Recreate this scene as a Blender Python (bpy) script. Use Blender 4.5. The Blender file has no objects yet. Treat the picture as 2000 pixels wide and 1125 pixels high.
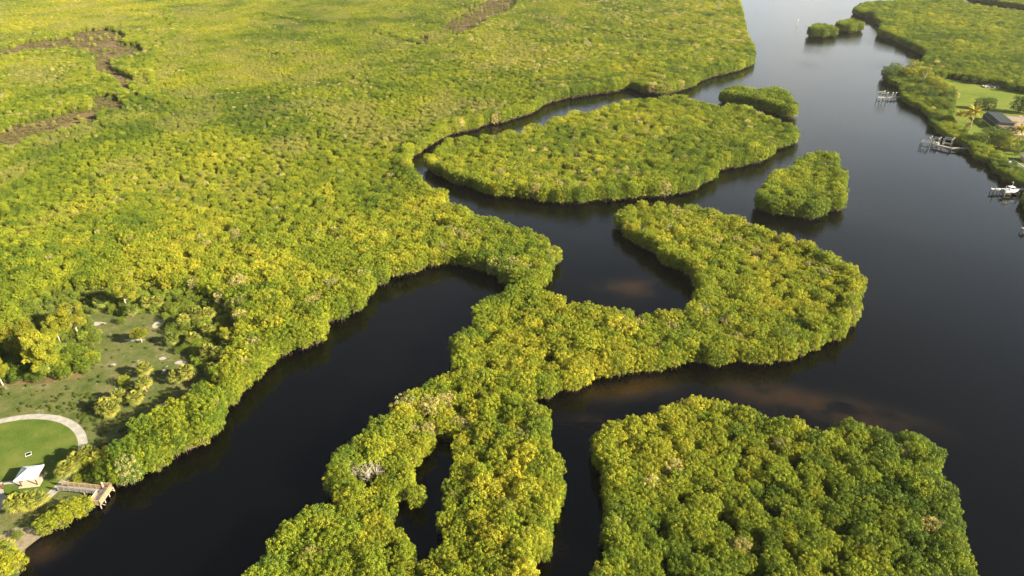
import bpy, bmesh, math, random
import numpy as np
from mathutils import Vector, Matrix, geometry

# ------------------------------------------------------------------ camera, sky, sun, exposure
S = bpy.context.scene
COL = S.collection
CAM_H, PITCH, FPX = 110.0, 30.0, 1333.33
cam = bpy.data.cameras.new('camera'); camo = bpy.data.objects.new('camera', cam); COL.objects.link(camo)
camo.location = (0, 0, CAM_H); camo.rotation_euler = (math.radians(90 - PITCH), 0, 0)
cam.sensor_width = 36.0; cam.lens = FPX / 2000 * 36; cam.clip_start = 1; cam.clip_end = 20000
S.camera = camo

SUN_EL, SUN_AZ = 25.0, 112.0          # azimuth: degrees from +y (view direction) towards +x (right)
az, el = math.radians(SUN_AZ), math.radians(SUN_EL)
sun_dir = Vector((math.sin(az) * math.cos(el), math.cos(az) * math.cos(el), math.sin(el)))
W = bpy.data.worlds.new('World'); S.world = W; W.use_nodes = True
wn, wl = W.node_tree.nodes, W.node_tree.links
wn.clear()
wo = wn.new('ShaderNodeOutputWorld'); bg = wn.new('ShaderNodeBackground'); sky = wn.new('ShaderNodeTexSky')
sky.sky_type = 'NISHITA'; sky.sun_disc = False
sky.sun_elevation = el; sky.sun_rotation = az
sky.air_density = 1.0; sky.dust_density = 2.0; sky.ozone_density = 1.0; sky.altitude = 0
bg.inputs['Strength'].default_value = 0.033
# thin pale cloud veil over the whole dome, thickening towards the horizon as a hazy sky does
wtc = wn.new('ShaderNodeTexCoord'); wsx = wn.new('ShaderNodeSeparateXYZ'); wl.new(wtc.outputs['Generated'], wsx.inputs[0])
wz = wn.new('ShaderNodeMath'); wz.operation = 'MAXIMUM'; wz.inputs[1].default_value = 0.0; wl.new(wsx.outputs['Z'], wz.inputs[0])
wza = wn.new('ShaderNodeMath'); wza.operation = 'ADD'; wza.inputs[1].default_value = 0.12; wl.new(wz.outputs[0], wza.inputs[0])
wdv = wn.new('ShaderNodeVectorMath'); wdv.operation = 'DIVIDE'
wcb = wn.new('ShaderNodeCombineXYZ'); [wl.new(wza.outputs[0], wcb.inputs[i]) for i in range(3)]
wl.new(wtc.outputs['Generated'], wdv.inputs[0]); wl.new(wcb.outputs[0], wdv.inputs[1])
wnz = wn.new('ShaderNodeTexNoise'); wnz.inputs['Scale'].default_value = 1.1; wnz.inputs['Detail'].default_value = 5; wnz.inputs['Roughness'].default_value = .55
wl.new(wdv.outputs[0], wnz.inputs['Vector'])
wcl = wn.new('ShaderNodeMapRange'); wcl.inputs['From Min'].default_value = .42; wcl.inputs['From Max'].default_value = .72; wcl.inputs['To Min'].default_value = .0; wcl.inputs['To Max'].default_value = .12
wl.new(wnz.outputs['Fac'], wcl.inputs['Value'])
whz = wn.new('ShaderNodeMapRange'); whz.interpolation_type = 'SMOOTHERSTEP'
whz.inputs['From Min'].default_value = .60; whz.inputs['From Max'].default_value = .04; whz.inputs['To Min'].default_value = 0; whz.inputs['To Max'].default_value = .92
wl.new(wz.outputs[0], whz.inputs['Value'])
wmx = wn.new('ShaderNodeMath'); wmx.operation = 'MAXIMUM'; wl.new(wcl.outputs[0], wmx.inputs[0]); wl.new(whz.outputs[0], wmx.inputs[1])
wmc = wn.new('ShaderNodeMix'); wmc.data_type = 'RGBA'; wl.new(wmx.outputs[0], wmc.inputs[0]); wl.new(sky.outputs[0], wmc.inputs[6])
wvc = wn.new('ShaderNodeValToRGB'); wvc.color_ramp.elements[0].position = .36; wvc.color_ramp.elements[0].color = (9.4, 11.4, 13.0, 1)
wvc.color_ramp.elements[1].position = .66; wvc.color_ramp.elements[1].color = (13.8, 13.8, 13.2, 1)
wl.new(wnz.outputs['Fac'], wvc.inputs[0]); wl.new(wvc.outputs[0], wmc.inputs[7])
wl.new(wmc.outputs[2], bg.inputs['Color']); wl.new(bg.outputs[0], wo.inputs['Surface'])
sl = bpy.data.lights.new('sun', 'SUN'); slo = bpy.data.objects.new('sun', sl); COL.objects.link(slo)
sl.energy = 5.0; sl.angle = math.radians(0.9); sl.color = (1.0, 0.9, 0.69)
slo.rotation_euler = (-sun_dir).to_track_quat('-Z', 'Y').to_euler(); slo.location = (0, 0, 300)
S.view_settings.view_transform = 'Standard'; S.view_settings.look = 'None'
S.view_settings.exposure = 1.76; S.view_settings.gamma = 1.0; S.view_settings.use_curve_mapping = False
cy = S.cycles
cy.max_bounces = 6; cy.diffuse_bounces = 3; cy.glossy_bounces = 3; cy.transmission_bounces = 3
cy.transparent_max_bounces = 8; cy.volume_bounces = 0
cy.caustics_reflective = False; cy.caustics_refractive = False
cy.use_adaptive_sampling = True; cy.adaptive_threshold = 0.01
cy.use_denoising = True
try: cy.denoiser = 'OPENIMAGEDENOISE'
except Exception: pass

# ------------------------------------------------------------------ photograph pixel <-> ground
CP, SP = math.cos(math.radians(PITCH)), math.sin(math.radians(PITCH))
def P(px, py, z=0.0):
    u = (px - 1000) / FPX; v = (562.5 - py) / FPX
    dz = -SP + v * CP
    t = (CAM_H - z) / -dz
    return Vector((u * t, (CP + v * SP) * t, z))
def to_px(x, y, z):
    dz = z - CAM_H
    d = y * CP - dz * SP
    up = y * SP + dz * CP
    return 1000 + FPX * x / d, 562.5 - FPX * up / d, d

# ------------------------------------------------------------------ noise
def vnoise(x, y, seed=0):
    x = np.asarray(x, float); y = np.asarray(y, float)
    xi = np.floor(x).astype(np.int64); yi = np.floor(y).astype(np.int64)
    fx = x - xi; fy = y - yi
    fx = fx * fx * (3 - 2 * fx); fy = fy * fy * (3 - 2 * fy)
    def h(a, b):
        n = (a * 374761393 + b * 668265263 + seed * 1442695041) & 0xFFFFFFFF
        n = ((n ^ (n >> 13)) * 1274126177) & 0xFFFFFFFF
        return ((n ^ (n >> 16)) & 0xFFFF) / 65535.0
    return (h(xi, yi) * (1 - fx) + h(xi + 1, yi) * fx) * (1 - fy) + (h(xi, yi + 1) * (1 - fx) + h(xi + 1, yi + 1) * fx) * fy
def fbm(x, y, seed=0):
    return vnoise(x, y, seed) * .55 + vnoise(x * 2.1, y * 2.1, seed + 7) * .3 + vnoise(x * 4.3, y * 4.3, seed + 13) * .15

# ------------------------------------------------------------------ materials
def mat(name):
    m = bpy.data.materials.new(name); m.use_nodes = True
    return m, m.node_tree.nodes, m.node_tree.links, m.node_tree.nodes['Principled BSDF']
def ramp(n, stops):
    r = n.new('ShaderNodeValToRGB')
    e = r.color_ramp.elements
    e[0].position, e[0].color = stops[0][0], (*stops[0][1], 1)
    e[1].position, e[1].color = stops[-1][0], (*stops[-1][1], 1)
    for p, c in stops[1:-1]:
        k = e.new(p); k.color = (*c, 1)
    return r
def simple(name, col, rough=.7, var=.25, scale=3.0, metal=0.0, bump=0.0, spec=.3):
    m, n, l, b = mat(name)
    tc = n.new('ShaderNodeTexCoord'); nz = n.new('ShaderNodeTexNoise'); nz.inputs['Scale'].default_value = scale; nz.inputs['Detail'].default_value = 5
    l.new(tc.outputs['Object'], nz.inputs['Vector'])
    r = ramp(n, [(.3, tuple(c * (1 - var) for c in col)), (.7, tuple(min(1, c * (1 + var)) for c in col))])
    l.new(nz.outputs['Fac'], r.inputs[0]); l.new(r.outputs[0], b.inputs['Base Color'])
    b.inputs['Roughness'].default_value = rough; b.inputs['Metallic'].default_value = metal
    b.inputs['Specular IOR Level'].default_value = spec
    if bump:
        bp = n.new('ShaderNodeBump'); bp.inputs['Strength'].default_value = bump; bp.inputs['Distance'].default_value = .05
        l.new(nz.outputs['Fac'], bp.inputs['Height']); l.new(bp.outputs[0], b.inputs['Normal'])
    return m

def leaf_material(name, transl=.33, tint_default=None):
    """Leaf colour: the plant's own tint (per plant), varied from leaf clump to leaf clump."""
    m, n, l, b = mat(name)
    at = n.new('ShaderNodeAttribute'); at.attribute_type = 'INSTANCER'; at.attribute_name = 'tint'
    lv = n.new('ShaderNodeAttribute'); lv.attribute_type = 'GEOMETRY'; lv.attribute_name = 'lv'
    r = ramp(n, [(0, (.58, .70, .8)), (.4, (.98, .98, .9)), (.72, (1.42, 1.25, .9)), (1, (1.65, 1.48, 1.8))])
    l.new(lv.outputs['Fac'], r.inputs[0])
    mx = n.new('ShaderNodeMix'); mx.data_type = 'RGBA'; mx.blend_type = 'MULTIPLY'; mx.inputs[0].default_value = 1; mx.clamp_result = False
    l.new(at.outputs['Color'], mx.inputs[6]); l.new(r.outputs[0], mx.inputs[7])
    l.new(mx.outputs[2], b.inputs['Base Color'])
    b.inputs['Roughness'].default_value = .55; b.inputs['Specular IOR Level'].default_value = .25
    t = n.new('ShaderNodeBsdfTranslucent'); l.new(mx.outputs[2], t.inputs['Color'])
    s = n.new('ShaderNodeMixShader'); s.inputs[0].default_value = transl
    l.new(b.outputs[0], s.inputs[1]); l.new(t.outputs[0], s.inputs[2])
    l.new(s.outputs[0], n['Material Output'].inputs['Surface'])
    return m

M = {}
M['leaf'] = leaf_material('leaf')
M['bark'] = simple('bark', (.15, .11, .08), .9, .35, 6)
M['palebark'] = simple('pale_bark', (.42, .36, .27), .85, .25, 5)
M['deadwood'] = simple('dead_wood', (.40, .35, .27), .85, .25, 6)
M['timber'] = simple('timber', (.36, .265, .14), .8, .3, 4)
M['deckgrey'] = simple('deck_board', (.24, .23, .23), .85, .3, 2.5)
M['greywood'] = simple('weathered_wood', (.27, .24, .20), .85, .3, 3)
M['concrete'] = simple('concrete', (.34, .315, .275), .9, .22, .7, bump=.1)
M['slab'] = simple('shelter_slab', (.48, .40, .28), .9, .12, 2.0)
M['roofmetal'] = simple('roof_metal', (.42, .45, .48), .45, .06, .8, metal=.0, spec=.5)
M['brown'] = simple('brown_paint', (.13, .055, .03), .6, .2, 4)
M['white'] = simple('white_paint', (.66, .66, .64), .35, .06, 2)
M['alu'] = simple('aluminium', (.30, .32, .31), .4, .1, 3, metal=.2)
M['shingle'] = simple('shingle', (.50, .385, .285), .9, .2, 1.5, bump=.2)
M['screen'] = simple('screen_mesh', (.03, .04, .045), .7, .3, 2)
M['frame_dark'] = simple('dark_frame', (.16, .16, .15), .5, .2, 2)
M['stucco'] = simple('stucco', (.5, .43, .33), .9, .1, 2)
M['navy'] = simple('navy_engine', (.03, .05, .12), .3, .2, 3)
M['glass'] = simple('smoked_glass', (.02, .03, .035), .08, .1, 2, spec=.6)
M['black'] = simple('black_grate', (.025, .025, .028), .7, .3, 5)
M['rock'] = simple('rock', (.40, .37, .32), .9, .3, 2)
M['gravel'] = simple('gravel', (.16, .15, .14), .95, .4, 6)
M['skin'] = simple('skin', (.48, .27, .19), .6, .05, 5)
M['pink'] = simple('pink_cloth', (.55, .14, .13), .8, .1, 6)
M['shorts'] = simple('pale_shorts', (.5, .33, .27), .8, .1, 6)
M['sign'] = simple('red_sign', (.5, .04, .03), .5, .1, 4)

def ground_mat(name, stops, s1, s2, rough=.95, bump=.4, dirt=None):
    m, n, l, b = mat(name)
    tc = n.new('ShaderNodeTexCoord')
    a = n.new('ShaderNodeTexNoise'); a.inputs['Scale'].default_value = s1; a.inputs['Detail'].default_value = 8; a.inputs['Roughness'].default_value = .65
    c = n.new('ShaderNodeTexNoise'); c.inputs['Scale'].default_value = s2; c.inputs['Detail'].default_value = 6
    l.new(tc.outputs['Object'], a.inputs['Vector']); l.new(tc.outputs['Object'], c.inputs['Vector'])
    mm = n.new('ShaderNodeMath'); mm.operation = 'MULTIPLY_ADD'; mm.inputs[1].default_value = .45
    sub = n.new('ShaderNodeMath'); sub.operation = 'MULTIPLY_ADD'; sub.inputs[1].default_value = 1.0; sub.inputs[2].default_value = -.225
    l.new(c.outputs['Fac'], mm.inputs[0]); l.new(a.outputs['Fac'], sub.inputs[0]); l.new(sub.outputs[0], mm.inputs[2])
    r = ramp(n, stops); l.new(mm.outputs[0], r.inputs[0])
    out = r.outputs[0]
    if dirt:
        d = n.new('ShaderNodeTexNoise'); d.inputs['Scale'].default_value = dirt[1]; d.inputs['Detail'].default_value = 7; d.inputs['Roughness'].default_value = .7
        l.new(tc.outputs['Object'], d.inputs['Vector'])
        rr = ramp(n, [(dirt[2], (0, 0, 0)), (dirt[3], (1, 1, 1))]); l.new(d.outputs['Fac'], rr.inputs[0])
        mx = n.new('ShaderNodeMix'); mx.data_type = 'RGBA'
        l.new(rr.outputs[0], mx.inputs[0]); l.new(out, mx.inputs[6]); mx.inputs[7].default_value = (*dirt[0], 1)
        out = mx.outputs[2]
    l.new(out, b.inputs['Base Color']); b.inputs['Roughness'].default_value = rough; b.inputs['Specular IOR Level'].default_value = .1
    bp = n.new('ShaderNodeBump'); bp.inputs['Strength'].default_value = bump; bp.inputs['Distance'].default_value = .3
    l.new(mm.outputs[0], bp.inputs['Height']); l.new(bp.outputs[0], b.inputs['Normal'])
    return m
M['mud'] = ground_mat('mudflat', [(.3, (.06, .05, .016)), (.43, (.12, .088, .04)), (.56, (.18, .125, .062)), (.7, (.11, .10, .03))], .09, .9)
M['litter'] = ground_mat('leaf_litter', [(.3, (.02, .018, .01)), (.7, (.06, .05, .025))], .2, 2)
M['grass'] = ground_mat('rough_grass', [(.28, (.05, .075, .014)), (.44, (.088, .108, .028)), (.58, (.13, .13, .046)), (.74, (.19, .16, .095))], .16, 2.2, dirt=((.34, .30, .25), .35, .60, .74))
M['lawn'] = ground_mat('mown_lawn', [(.3, (.05, .085, .012)), (.5, (.085, .125, .018)), (.7, (.14, .155, .035))], .12, 3.0, bump=.25, dirt=((.27, .25, .17), .5, .66, .80))
M['bigLawn'] = ground_mat('house_lawn', [(.3, (.09, .13, .015)), (.5, (.13, .17, .02)), (.7, (.18, .19, .035))], .05, 1.2, bump=.2)
M['palesand'] = ground_mat('pale_sand', [(.3, (.22, .19, .13)), (.7, (.5, .46, .4))], .8, 4)
M['sand'] = ground_mat('sand', [(.3, (.16, .125, .07)), (.7, (.34, .28, .20))], .4, 3)

# water: dark tannin water with brown shoals that show through it
def water_material():
    m, n, l, b = mat('river_water')
    tc = n.new('ShaderNodeTexCoord')
    shoals = [(1640, 800, 30, 9, -.35), (1520, 775, 22, 9, -.3), (1235, 562, 17, 9, 0), (1000, 1050, 8, 5, 0), (1090, 1080, 6, 6, 0), (45, 1085, 5, 4, 0),
              (1230, 760, 20, 7, .2), (1290, 402, 16, 5, 0), (1160, 835, 8, 6, 0), (90, 1075, 7, 5, .5)]
    acc = None
    for (px, py, rx, ry, rot) in shoals:
        p = P(px, py)
        sub = n.new('ShaderNodeMapping'); sub.vector_type = 'TEXTURE'
        sub.inputs['Location'].default_value = (p.x, p.y, 0); sub.inputs['Rotation'].default_value = (0, 0, rot); sub.inputs['Scale'].default_value = (rx, ry, 1)
        l.new(tc.outputs['Object'], sub.inputs['Vector'])
        ln = n.new('ShaderNodeVectorMath'); ln.operation = 'LENGTH'; l.new(sub.outputs[0], ln.inputs[0])
        mr = n.new('ShaderNodeMapRange'); mr.interpolation_type = 'SMOOTHSTEP'
        mr.inputs['From Min'].default_value = 1.1; mr.inputs['From Max'].default_value = .0
        l.new(ln.outputs['Value'], mr.inputs['Value'])
        if acc is None: acc = mr.outputs[0]
        else:
            mx = n.new('ShaderNodeMath'); mx.operation = 'MAXIMUM'; l.new(acc, mx.inputs[0]); l.new(mr.outputs[0], mx.inputs[1]); acc = mx.outputs[0]
    nz = n.new('ShaderNodeTexNoise'); nz.inputs['Scale'].default_value = .09; nz.inputs['Detail'].default_value = 7; nz.inputs['Roughness'].default_value = .62
    l.new(tc.outputs['Object'], nz.inputs['Vector'])
    rr = ramp(n, [(.38, (.12, .12, .12)), (.5, (.75, .75, .75)), (.64, (1, 1, 1))]); l.new(nz.outputs['Fac'], rr.inputs[0])
    mu = n.new('ShaderNodeMath'); mu.operation = 'MULTIPLY'; l.new(acc, mu.inputs[0]); l.new(rr.outputs[0], mu.inputs[1])
    cr = ramp(n, [(0, (.0012, .0011, .0010)), (.3, (.006, .0045, .0028)), (1, (.027, .0150, .0058))])
    l.new(mu.outputs[0], cr.inputs[0]); l.new(cr.outputs[0], b.inputs['Base Color'])
    b.inputs['IOR'].default_value = 1.333; b.inputs['Specular IOR Level'].default_value = .5
        # ripples: fine everywhere, stronger on the open river
    mp = n.new('ShaderNodeMapping'); mp.inputs['Scale'].default_value = (.5, 1.3, 1); mp.inputs['Rotation'].default_value = (0, 0, .15)
    l.new(tc.outputs['Object'], mp.inputs['Vector'])
    w1 = n.new('ShaderNodeTexNoise'); w1.inputs['Scale'].default_value = .8; w1.inputs['Detail'].default_value = 4; w1.inputs['Roughness'].default_value = .55
    l.new(mp.outputs[0], w1.inputs['Vector'])
    w2 = n.new('ShaderNodeTexNoise'); w2.inputs['Scale'].default_value = .012; w2.inputs['Detail'].default_value = 3
    l.new(tc.outputs['Object'], w2.inputs['Vector'])
    r2 = ramp(n, [(.35, (.25, .25, .25)), (.65, (1, 1, 1))]); l.new(w2.outputs['Fac'], r2.inputs[0])
    st = n.new('ShaderNodeMath'); st.operation = 'MULTIPLY'; st.inputs[1].default_value = .13; l.new(r2.outputs[0], st.inputs[0])
    mrr = n.new('ShaderNodeMapRange'); mrr.inputs['From Min'].default_value = .35; mrr.inputs['From Max'].default_value = .65; mrr.inputs['To Min'].default_value = .025; mrr.inputs['To Max'].default_value = .10
    l.new(w2.outputs['Fac'], mrr.inputs['Value']); l.new(mrr.outputs[0], b.inputs['Roughness'])
    bp = n.new('ShaderNodeBump'); bp.inputs['Distance'].default_value = 1.0
    l.new(st.outputs[0], bp.inputs['Strength']); l.new(w1.outputs['Fac'], bp.inputs['Height']); l.new(bp.outputs[0], b.inputs['Normal'])
    return m
M['water'] = water_material()

# ------------------------------------------------------------------ mesh helpers
class MB:
    def __init__(self): self.v = []; self.f = []
    def box(self, c, size, rz=0.0, tilt=None):
        R = Matrix.Rotation(rz, 3, 'Z')
        if tilt is not None: R = R @ tilt
        b = len(self.v)
        for x in (-.5, .5):
            for y in (-.5, .5):
                for z in (-.5, .5):
                    self.v.append(tuple(Vector(c) + R @ Vector((x * size[0], y * size[1], z * size[2]))))
        for q in ((0, 1, 3, 2), (4, 6, 7, 5), (0, 4, 5, 1), (2, 3, 7, 6), (0, 2, 6, 4), (1, 5, 7, 3)):
            self.f.append(tuple(b + i for i in q))
        return self
    def beam(self, a, b, w, h):
        a, b = Vector(a), Vector(b); d = b - a; L = d.length
        if L < 1e-6: return self
        x = d / L; up = Vector((0, 0, 1))
        if abs(x.z) > .98: up = Vector((1, 0, 0))
        y = up.cross(x).normalized(); z = x.cross(y)
        k = len(self.v)
        for t in (0, L):
            for sy in (-.5, .5):
                for sz in (-.5, .5):
                    self.v.append(tuple(a + x * t + y * sy * w + z * sz * h))
        for q in ((0, 1, 3, 2), (4, 6, 7, 5), (0, 4, 5, 1), (2, 3, 7, 6), (0, 2, 6, 4), (1, 5, 7, 3)):
            self.f.append(tuple(k + i for i in q))
        return self
    def tube(self, pts, radii, n=6, cap=True):
        pts = [Vector(p) for p in pts]; k = len(self.v)
        for i, p in enumerate(pts):
            d = (pts[min(i + 1, len(pts) - 1)] - pts[max(i - 1, 0)]).normalized()
            ref = Vector((0, 0, 1)) if abs(d.z) < .9 else Vector((1, 0, 0))
            a = d.cross(ref).normalized(); b = d.cross(a)
            for j in range(n):
                t = 2 * math.pi * j / n
                self.v.append(tuple(p + (a * math.cos(t) + b * math.sin(t)) * radii[i]))
        for i in range(len(pts) - 1):
            for j in range(n):
                self.f.append((k + i * n + j, k + i * n + (j + 1) % n, k + (i + 1) * n + (j + 1) % n, k + (i + 1) * n + j))
        if cap:
            self.f.append(tuple(k + j for j in range(n))[::-1])
            self.f.append(tuple(k + (len(pts) - 1) * n + j for j in range(n)))
        return self
    def poly(self, pts):
        k = len(self.v); self.v += [tuple(p) for p in pts]; self.f.append(tuple(range(k, k + len(pts)))); return self
    def mesh(self, name, m, smooth=False):
        me = bpy.data.meshes.new(name); me.from_pydata(self.v, [], self.f); me.materials.append(m); me.update()
        if smooth: me.polygons.foreach_set('use_smooth', [True] * len(me.polygons))
        return me
    def build(self, name, m, parent=None, smooth=False):
        o = bpy.data.objects.new(name, self.mesh(name, m, smooth)); COL.objects.link(o)
        if parent is not None: o.parent = parent
        return o
def tag(o, label=None, cat=None, group=None, kind=None):
    if label: o['label'] = label
    if cat: o['category'] = cat
    if group: o['group'] = group
    if kind: o['kind'] = kind
    return o
def empty(name, loc, rz=0.0, label=None, cat=None, group=None):
    o = bpy.data.objects.new(name, None); COL.objects.link(o); o.location = loc; o.rotation_euler = (0, 0, rz); o.empty_display_size = .3
    return tag(o, label, cat, group)
def link(name, me, parent):
    o = bpy.data.objects.new(name, me); COL.objects.link(o); o.parent = parent; return o
def sheet(name, pts, z, m, skirt=0.0, holes=()):
    """A flat piece of ground from an outline (and holes), with edges sloping down."""
    loops = [[Vector((p[0], p[1], z)) for p in pts]] + [[Vector((p[0], p[1], z)) for p in h] for h in holes]
    tris = geometry.tessellate_polygon(loops)
    v = [tuple(p) for lp in loops for p in lp]; f = [tuple(t) for t in tris]
    mb = MB(); mb.v = v
    for t in f:
        a, b, c = (Vector(v[i]) for i in t)
        mb.f.append(t if (b - a).cross(c - a).z > 0 else t[::-1])
    if skirt:
        s = 0
        for lp in loops:
            n = len(lp); k = len(mb.v)
            mb.v += [(p.x, p.y, z - skirt) for p in lp]
            for i in range(n): mb.f.append((s + i, s + (i + 1) % n, k + (i + 1) % n, k + i))
            s += n
    o = mb.build(name, m); return tag(o, kind='structure')

# ------------------------------------------------------------------ outlines traced as canopy edges, set on the ground
def area2(p): return sum(p[i][0] * p[(i + 1) % len(p)][1] - p[(i + 1) % len(p)][0] * p[i][1] for i in range(len(p)))
def outline(pts, h=5.6, water_outside=True):
    """Canopy edge seen in the photograph -> plan outline: near edges are seen at the foot, far edges at the top of the crowns."""
    n = len(pts); ar = area2(pts); out = []
    for i in range(n):
        a, b = pts[i - 1], pts[(i + 1) % n]
        tx, ty = b[0] - a[0], b[1] - a[1]; L = math.hypot(tx, ty) or 1
        nx, ny = (ty / L, -tx / L)                    # outward for positive area in image axes
        if ar < 0: nx, ny = -nx, -ny
        if not water_outside: ny = -ny
        k = .5 - .5 * ny                              # ny>0: faces the viewer
        k = max(0, min(1, (k - .15) / .7))
        p = P(pts[i][0], pts[i][1], .7 + (h - 1.1) * k)
        out.append((p.x, p.y))
    return out
def inset(poly, d):
    n = len(poly); s = 1 if area2(poly) > 0 else -1; out = []
    for i in range(n):
        a, b = poly[i - 1], poly[(i + 1) % n]
        tx, ty = b[0] - a[0], b[1] - a[1]; L = math.hypot(tx, ty) or 1
        out.append((poly[i][0] - s * ty / L * d, poly[i][1] + s * tx / L * d))
    if d > 0:
        a = np.array(out); ok = inside(poly, a[:, 0], a[:, 1]) & (edge_dist(poly, a[:, 0], a[:, 1]) > d * .75)
        out = [p for p, k in zip(out, ok) if k]
    return out
def inside(poly, x, y):
    p = np.array(poly); r = np.zeros(len(x), bool); j = len(p) - 1
    for i in range(len(p)):
        xi, yi, xj, yj = p[i, 0], p[i, 1], p[j, 0], p[j, 1]
        if yi != yj: r ^= ((yi > y) != (yj > y)) & (x < (xj - xi) * (y - yi) / (yj - yi) + xi)
        j = i
    return r
def edge_dist(poly, x, y):
    p = np.array(poly); d = np.full(len(x), 1e9)
    for i in range(len(p)):
        a, b = p[i - 1], p[i]; ab = b - a; L = ab @ ab
        if L < 1e-9: continue
        t = np.clip(((x - a[0]) * ab[0] + (y - a[1]) * ab[1]) / L, 0, 1)
        d = np.minimum(d, (x - a[0] - t * ab[0]) ** 2 + (y - a[1] - t * ab[1]) ** 2)
    return np.sqrt(d)

A_PX = [(1158, 857), (1167, 836), (1192, 821), (1231, 808), (1265, 806), (1299, 791), (1350, 774), (1367, 772), (1388, 779), (1439, 785), (1477, 800), (1498, 813), (1541, 817),
        (1600, 832), (1651, 821), (1698, 832), (1758, 838), (1804, 847), (1826, 870), (1845, 900), (1834, 929), (1855, 955), (1872, 989), (1883, 1019), (1889, 1048), (1887, 1082),
        (1906, 1125), (1935, 1190), (1920, 1290), (1200, 1290), (1150, 1190), (1158, 1108), (1177, 1087), (1190, 1070), (1180, 1033), (1188, 1007), (1177, 983), (1177, 950), (1170, 930), (1157, 907), (1157, 883)]
B_PX = [(1068, 562), (1080, 570), (1096, 576), (1108, 587), (1130, 591), (1161, 597), (1186, 599), (1217, 604), (1239, 610), (1262, 607), (1298, 609), (1324, 607), (1334, 600), (1347, 587),
        (1360, 571), (1357, 558), (1347, 548), (1334, 535), (1318, 528), (1295, 518), (1280, 502), (1262, 490), (1242, 482), (1222, 465), (1212, 452), (1199, 436), (1198, 419), (1212, 411),
        (1229, 401), (1255, 395), (1282, 398), (1308, 400), (1328, 405), (1347, 401), (1367, 403), (1393, 410), (1420, 419), (1439, 421), (1466, 433), (1489, 446), (1512, 454), (1545, 461),
        (1568, 472), (1591, 479), (1610, 493), (1637, 505), (1663, 518), (1683, 535), (1691, 558), (1680, 581), (1678, 607), (1680, 627), (1676, 637), (1657, 643), (1647, 666), (1620, 669),
        (1607, 679), (1578, 691), (1545, 706), (1522, 711), (1482, 714), (1459, 715), (1436, 711), (1413, 715), (1400, 717), (1374, 714), (1347, 712), (1321, 720), (1275, 732), (1226, 735),
        (1199, 737), (1166, 743), (1130, 764), (1105, 767), (1086, 773), (1074, 786), (1049, 780), (1027, 790), (985, 790), (930, 770), (881, 735), (890, 708), (883, 683), (890, 661), (909, 637),
        (925, 618), (925, 605), (943, 587), (953, 577), (974, 570), (993, 562), (1015, 545), (1045, 548)]
C_PX = [(1027, 783), (1053, 793), (1067, 800), (1073, 817), (1077, 847), (1080, 873), (1090, 903), (1095, 930), (1107, 950), (1097, 970), (1098, 993), (1080, 1027), (1087, 1045), (1073, 1057),
        (1070, 1083), (1057, 1100), (1047, 1120), (1040, 1180), (1030, 1290), (430, 1290), (455, 1180), (480, 1117), (500, 1107), (510, 1090), (523, 1063), (543, 1043), (547, 1027), (567, 1010),
        (593, 993), (613, 985), (637, 992), (653, 998), (650, 980), (642, 963), (630, 950), (637, 923), (650, 897), (660, 870), (683, 850), (707, 843), (710, 830), (733, 817), (760, 800),
        (770, 787), (797, 767), (827, 753), (850, 739), (869, 731), (881, 727), (930, 715), (990, 740)]
CH_PX = [(857, 867), (877, 870), (882, 897), (870, 910), (867, 920), (856, 927), (856, 950), (856, 967), (855, 983), (850, 1013), (857, 1033), (837, 1043), (817, 1050), (803, 1030), (793, 1017),
         (773, 1003), (787, 990), (813, 970), (830, 950), (823, 930), (813, 910), (833, 900), (847, 883)]
D1_PX = [(1573, 68), (1574, 58), (1590, 49), (1610, 47), (1629, 52), (1638, 62), (1633, 70), (1610, 73), (1587, 72)]
D2_PX = [(1631, 49), (1642, 41), (1662, 38), (1681, 42), (1690, 52), (1685, 60), (1662, 63), (1639, 61)]
E_PX = [(1398, 198), (1399, 184), (1413, 175), (1436, 168), (1456, 170), (1476, 174), (1501, 173), (1521, 171), (1538, 180), (1547, 193), (1554, 207), (1554, 227), (1546, 232), (1527, 230),
        (1510, 224), (1484, 215), (1467, 211), (1440, 206), (1415, 202)]
F_PX = [(827, 321), (829, 307), (841, 294), (860, 278), (868, 267), (887, 264), (900, 266), (924, 264), (953, 263), (967, 265), (988, 255), (1015, 251), (1033, 242), (1060, 239), (1087, 222),
        (1113, 217), (1129, 209), (1148, 217), (1169, 210), (1196, 201), (1220, 195), (1248, 188), (1274, 190), (1300, 185), (1331, 184), (1359, 193), (1382, 200), (1405, 205), (1439, 201),
        (1464, 205), (1484, 218), (1513, 230), (1533, 238), (1553, 244), (1563, 255), (1563, 267), (1550, 281), (1536, 289), (1516, 291), (1513, 301), (1493, 316), (1473, 319), (1445, 326),
        (1422, 331), (1403, 333), (1399, 349), (1376, 360), (1359, 372), (1342, 377), (1317, 380), (1300, 383), (1257, 386), (1228, 389), (1200, 392), (1161, 393), (1137, 398), (1097, 399),
        (1073, 394), (1060, 395), (1033, 391), (1007, 387), (977, 386), (961, 383), (935, 377), (919, 367), (897, 363), (879, 358), (865, 347), (847, 341), (833, 331)]
G_PX = [(1474, 392), (1480, 375), (1499, 343), (1521, 332), (1547, 323), (1558, 309), (1573, 301), (1595, 295), (1618, 295), (1635, 301), (1641, 318), (1642, 326), (1655, 335), (1655, 357),
        (1647, 372), (1654, 392), (1664, 406), (1661, 414), (1638, 413), (1621, 413), (1615, 423), (1595, 430), (1564, 427), (1527, 421), (1507, 420), (1484, 412)]
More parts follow.
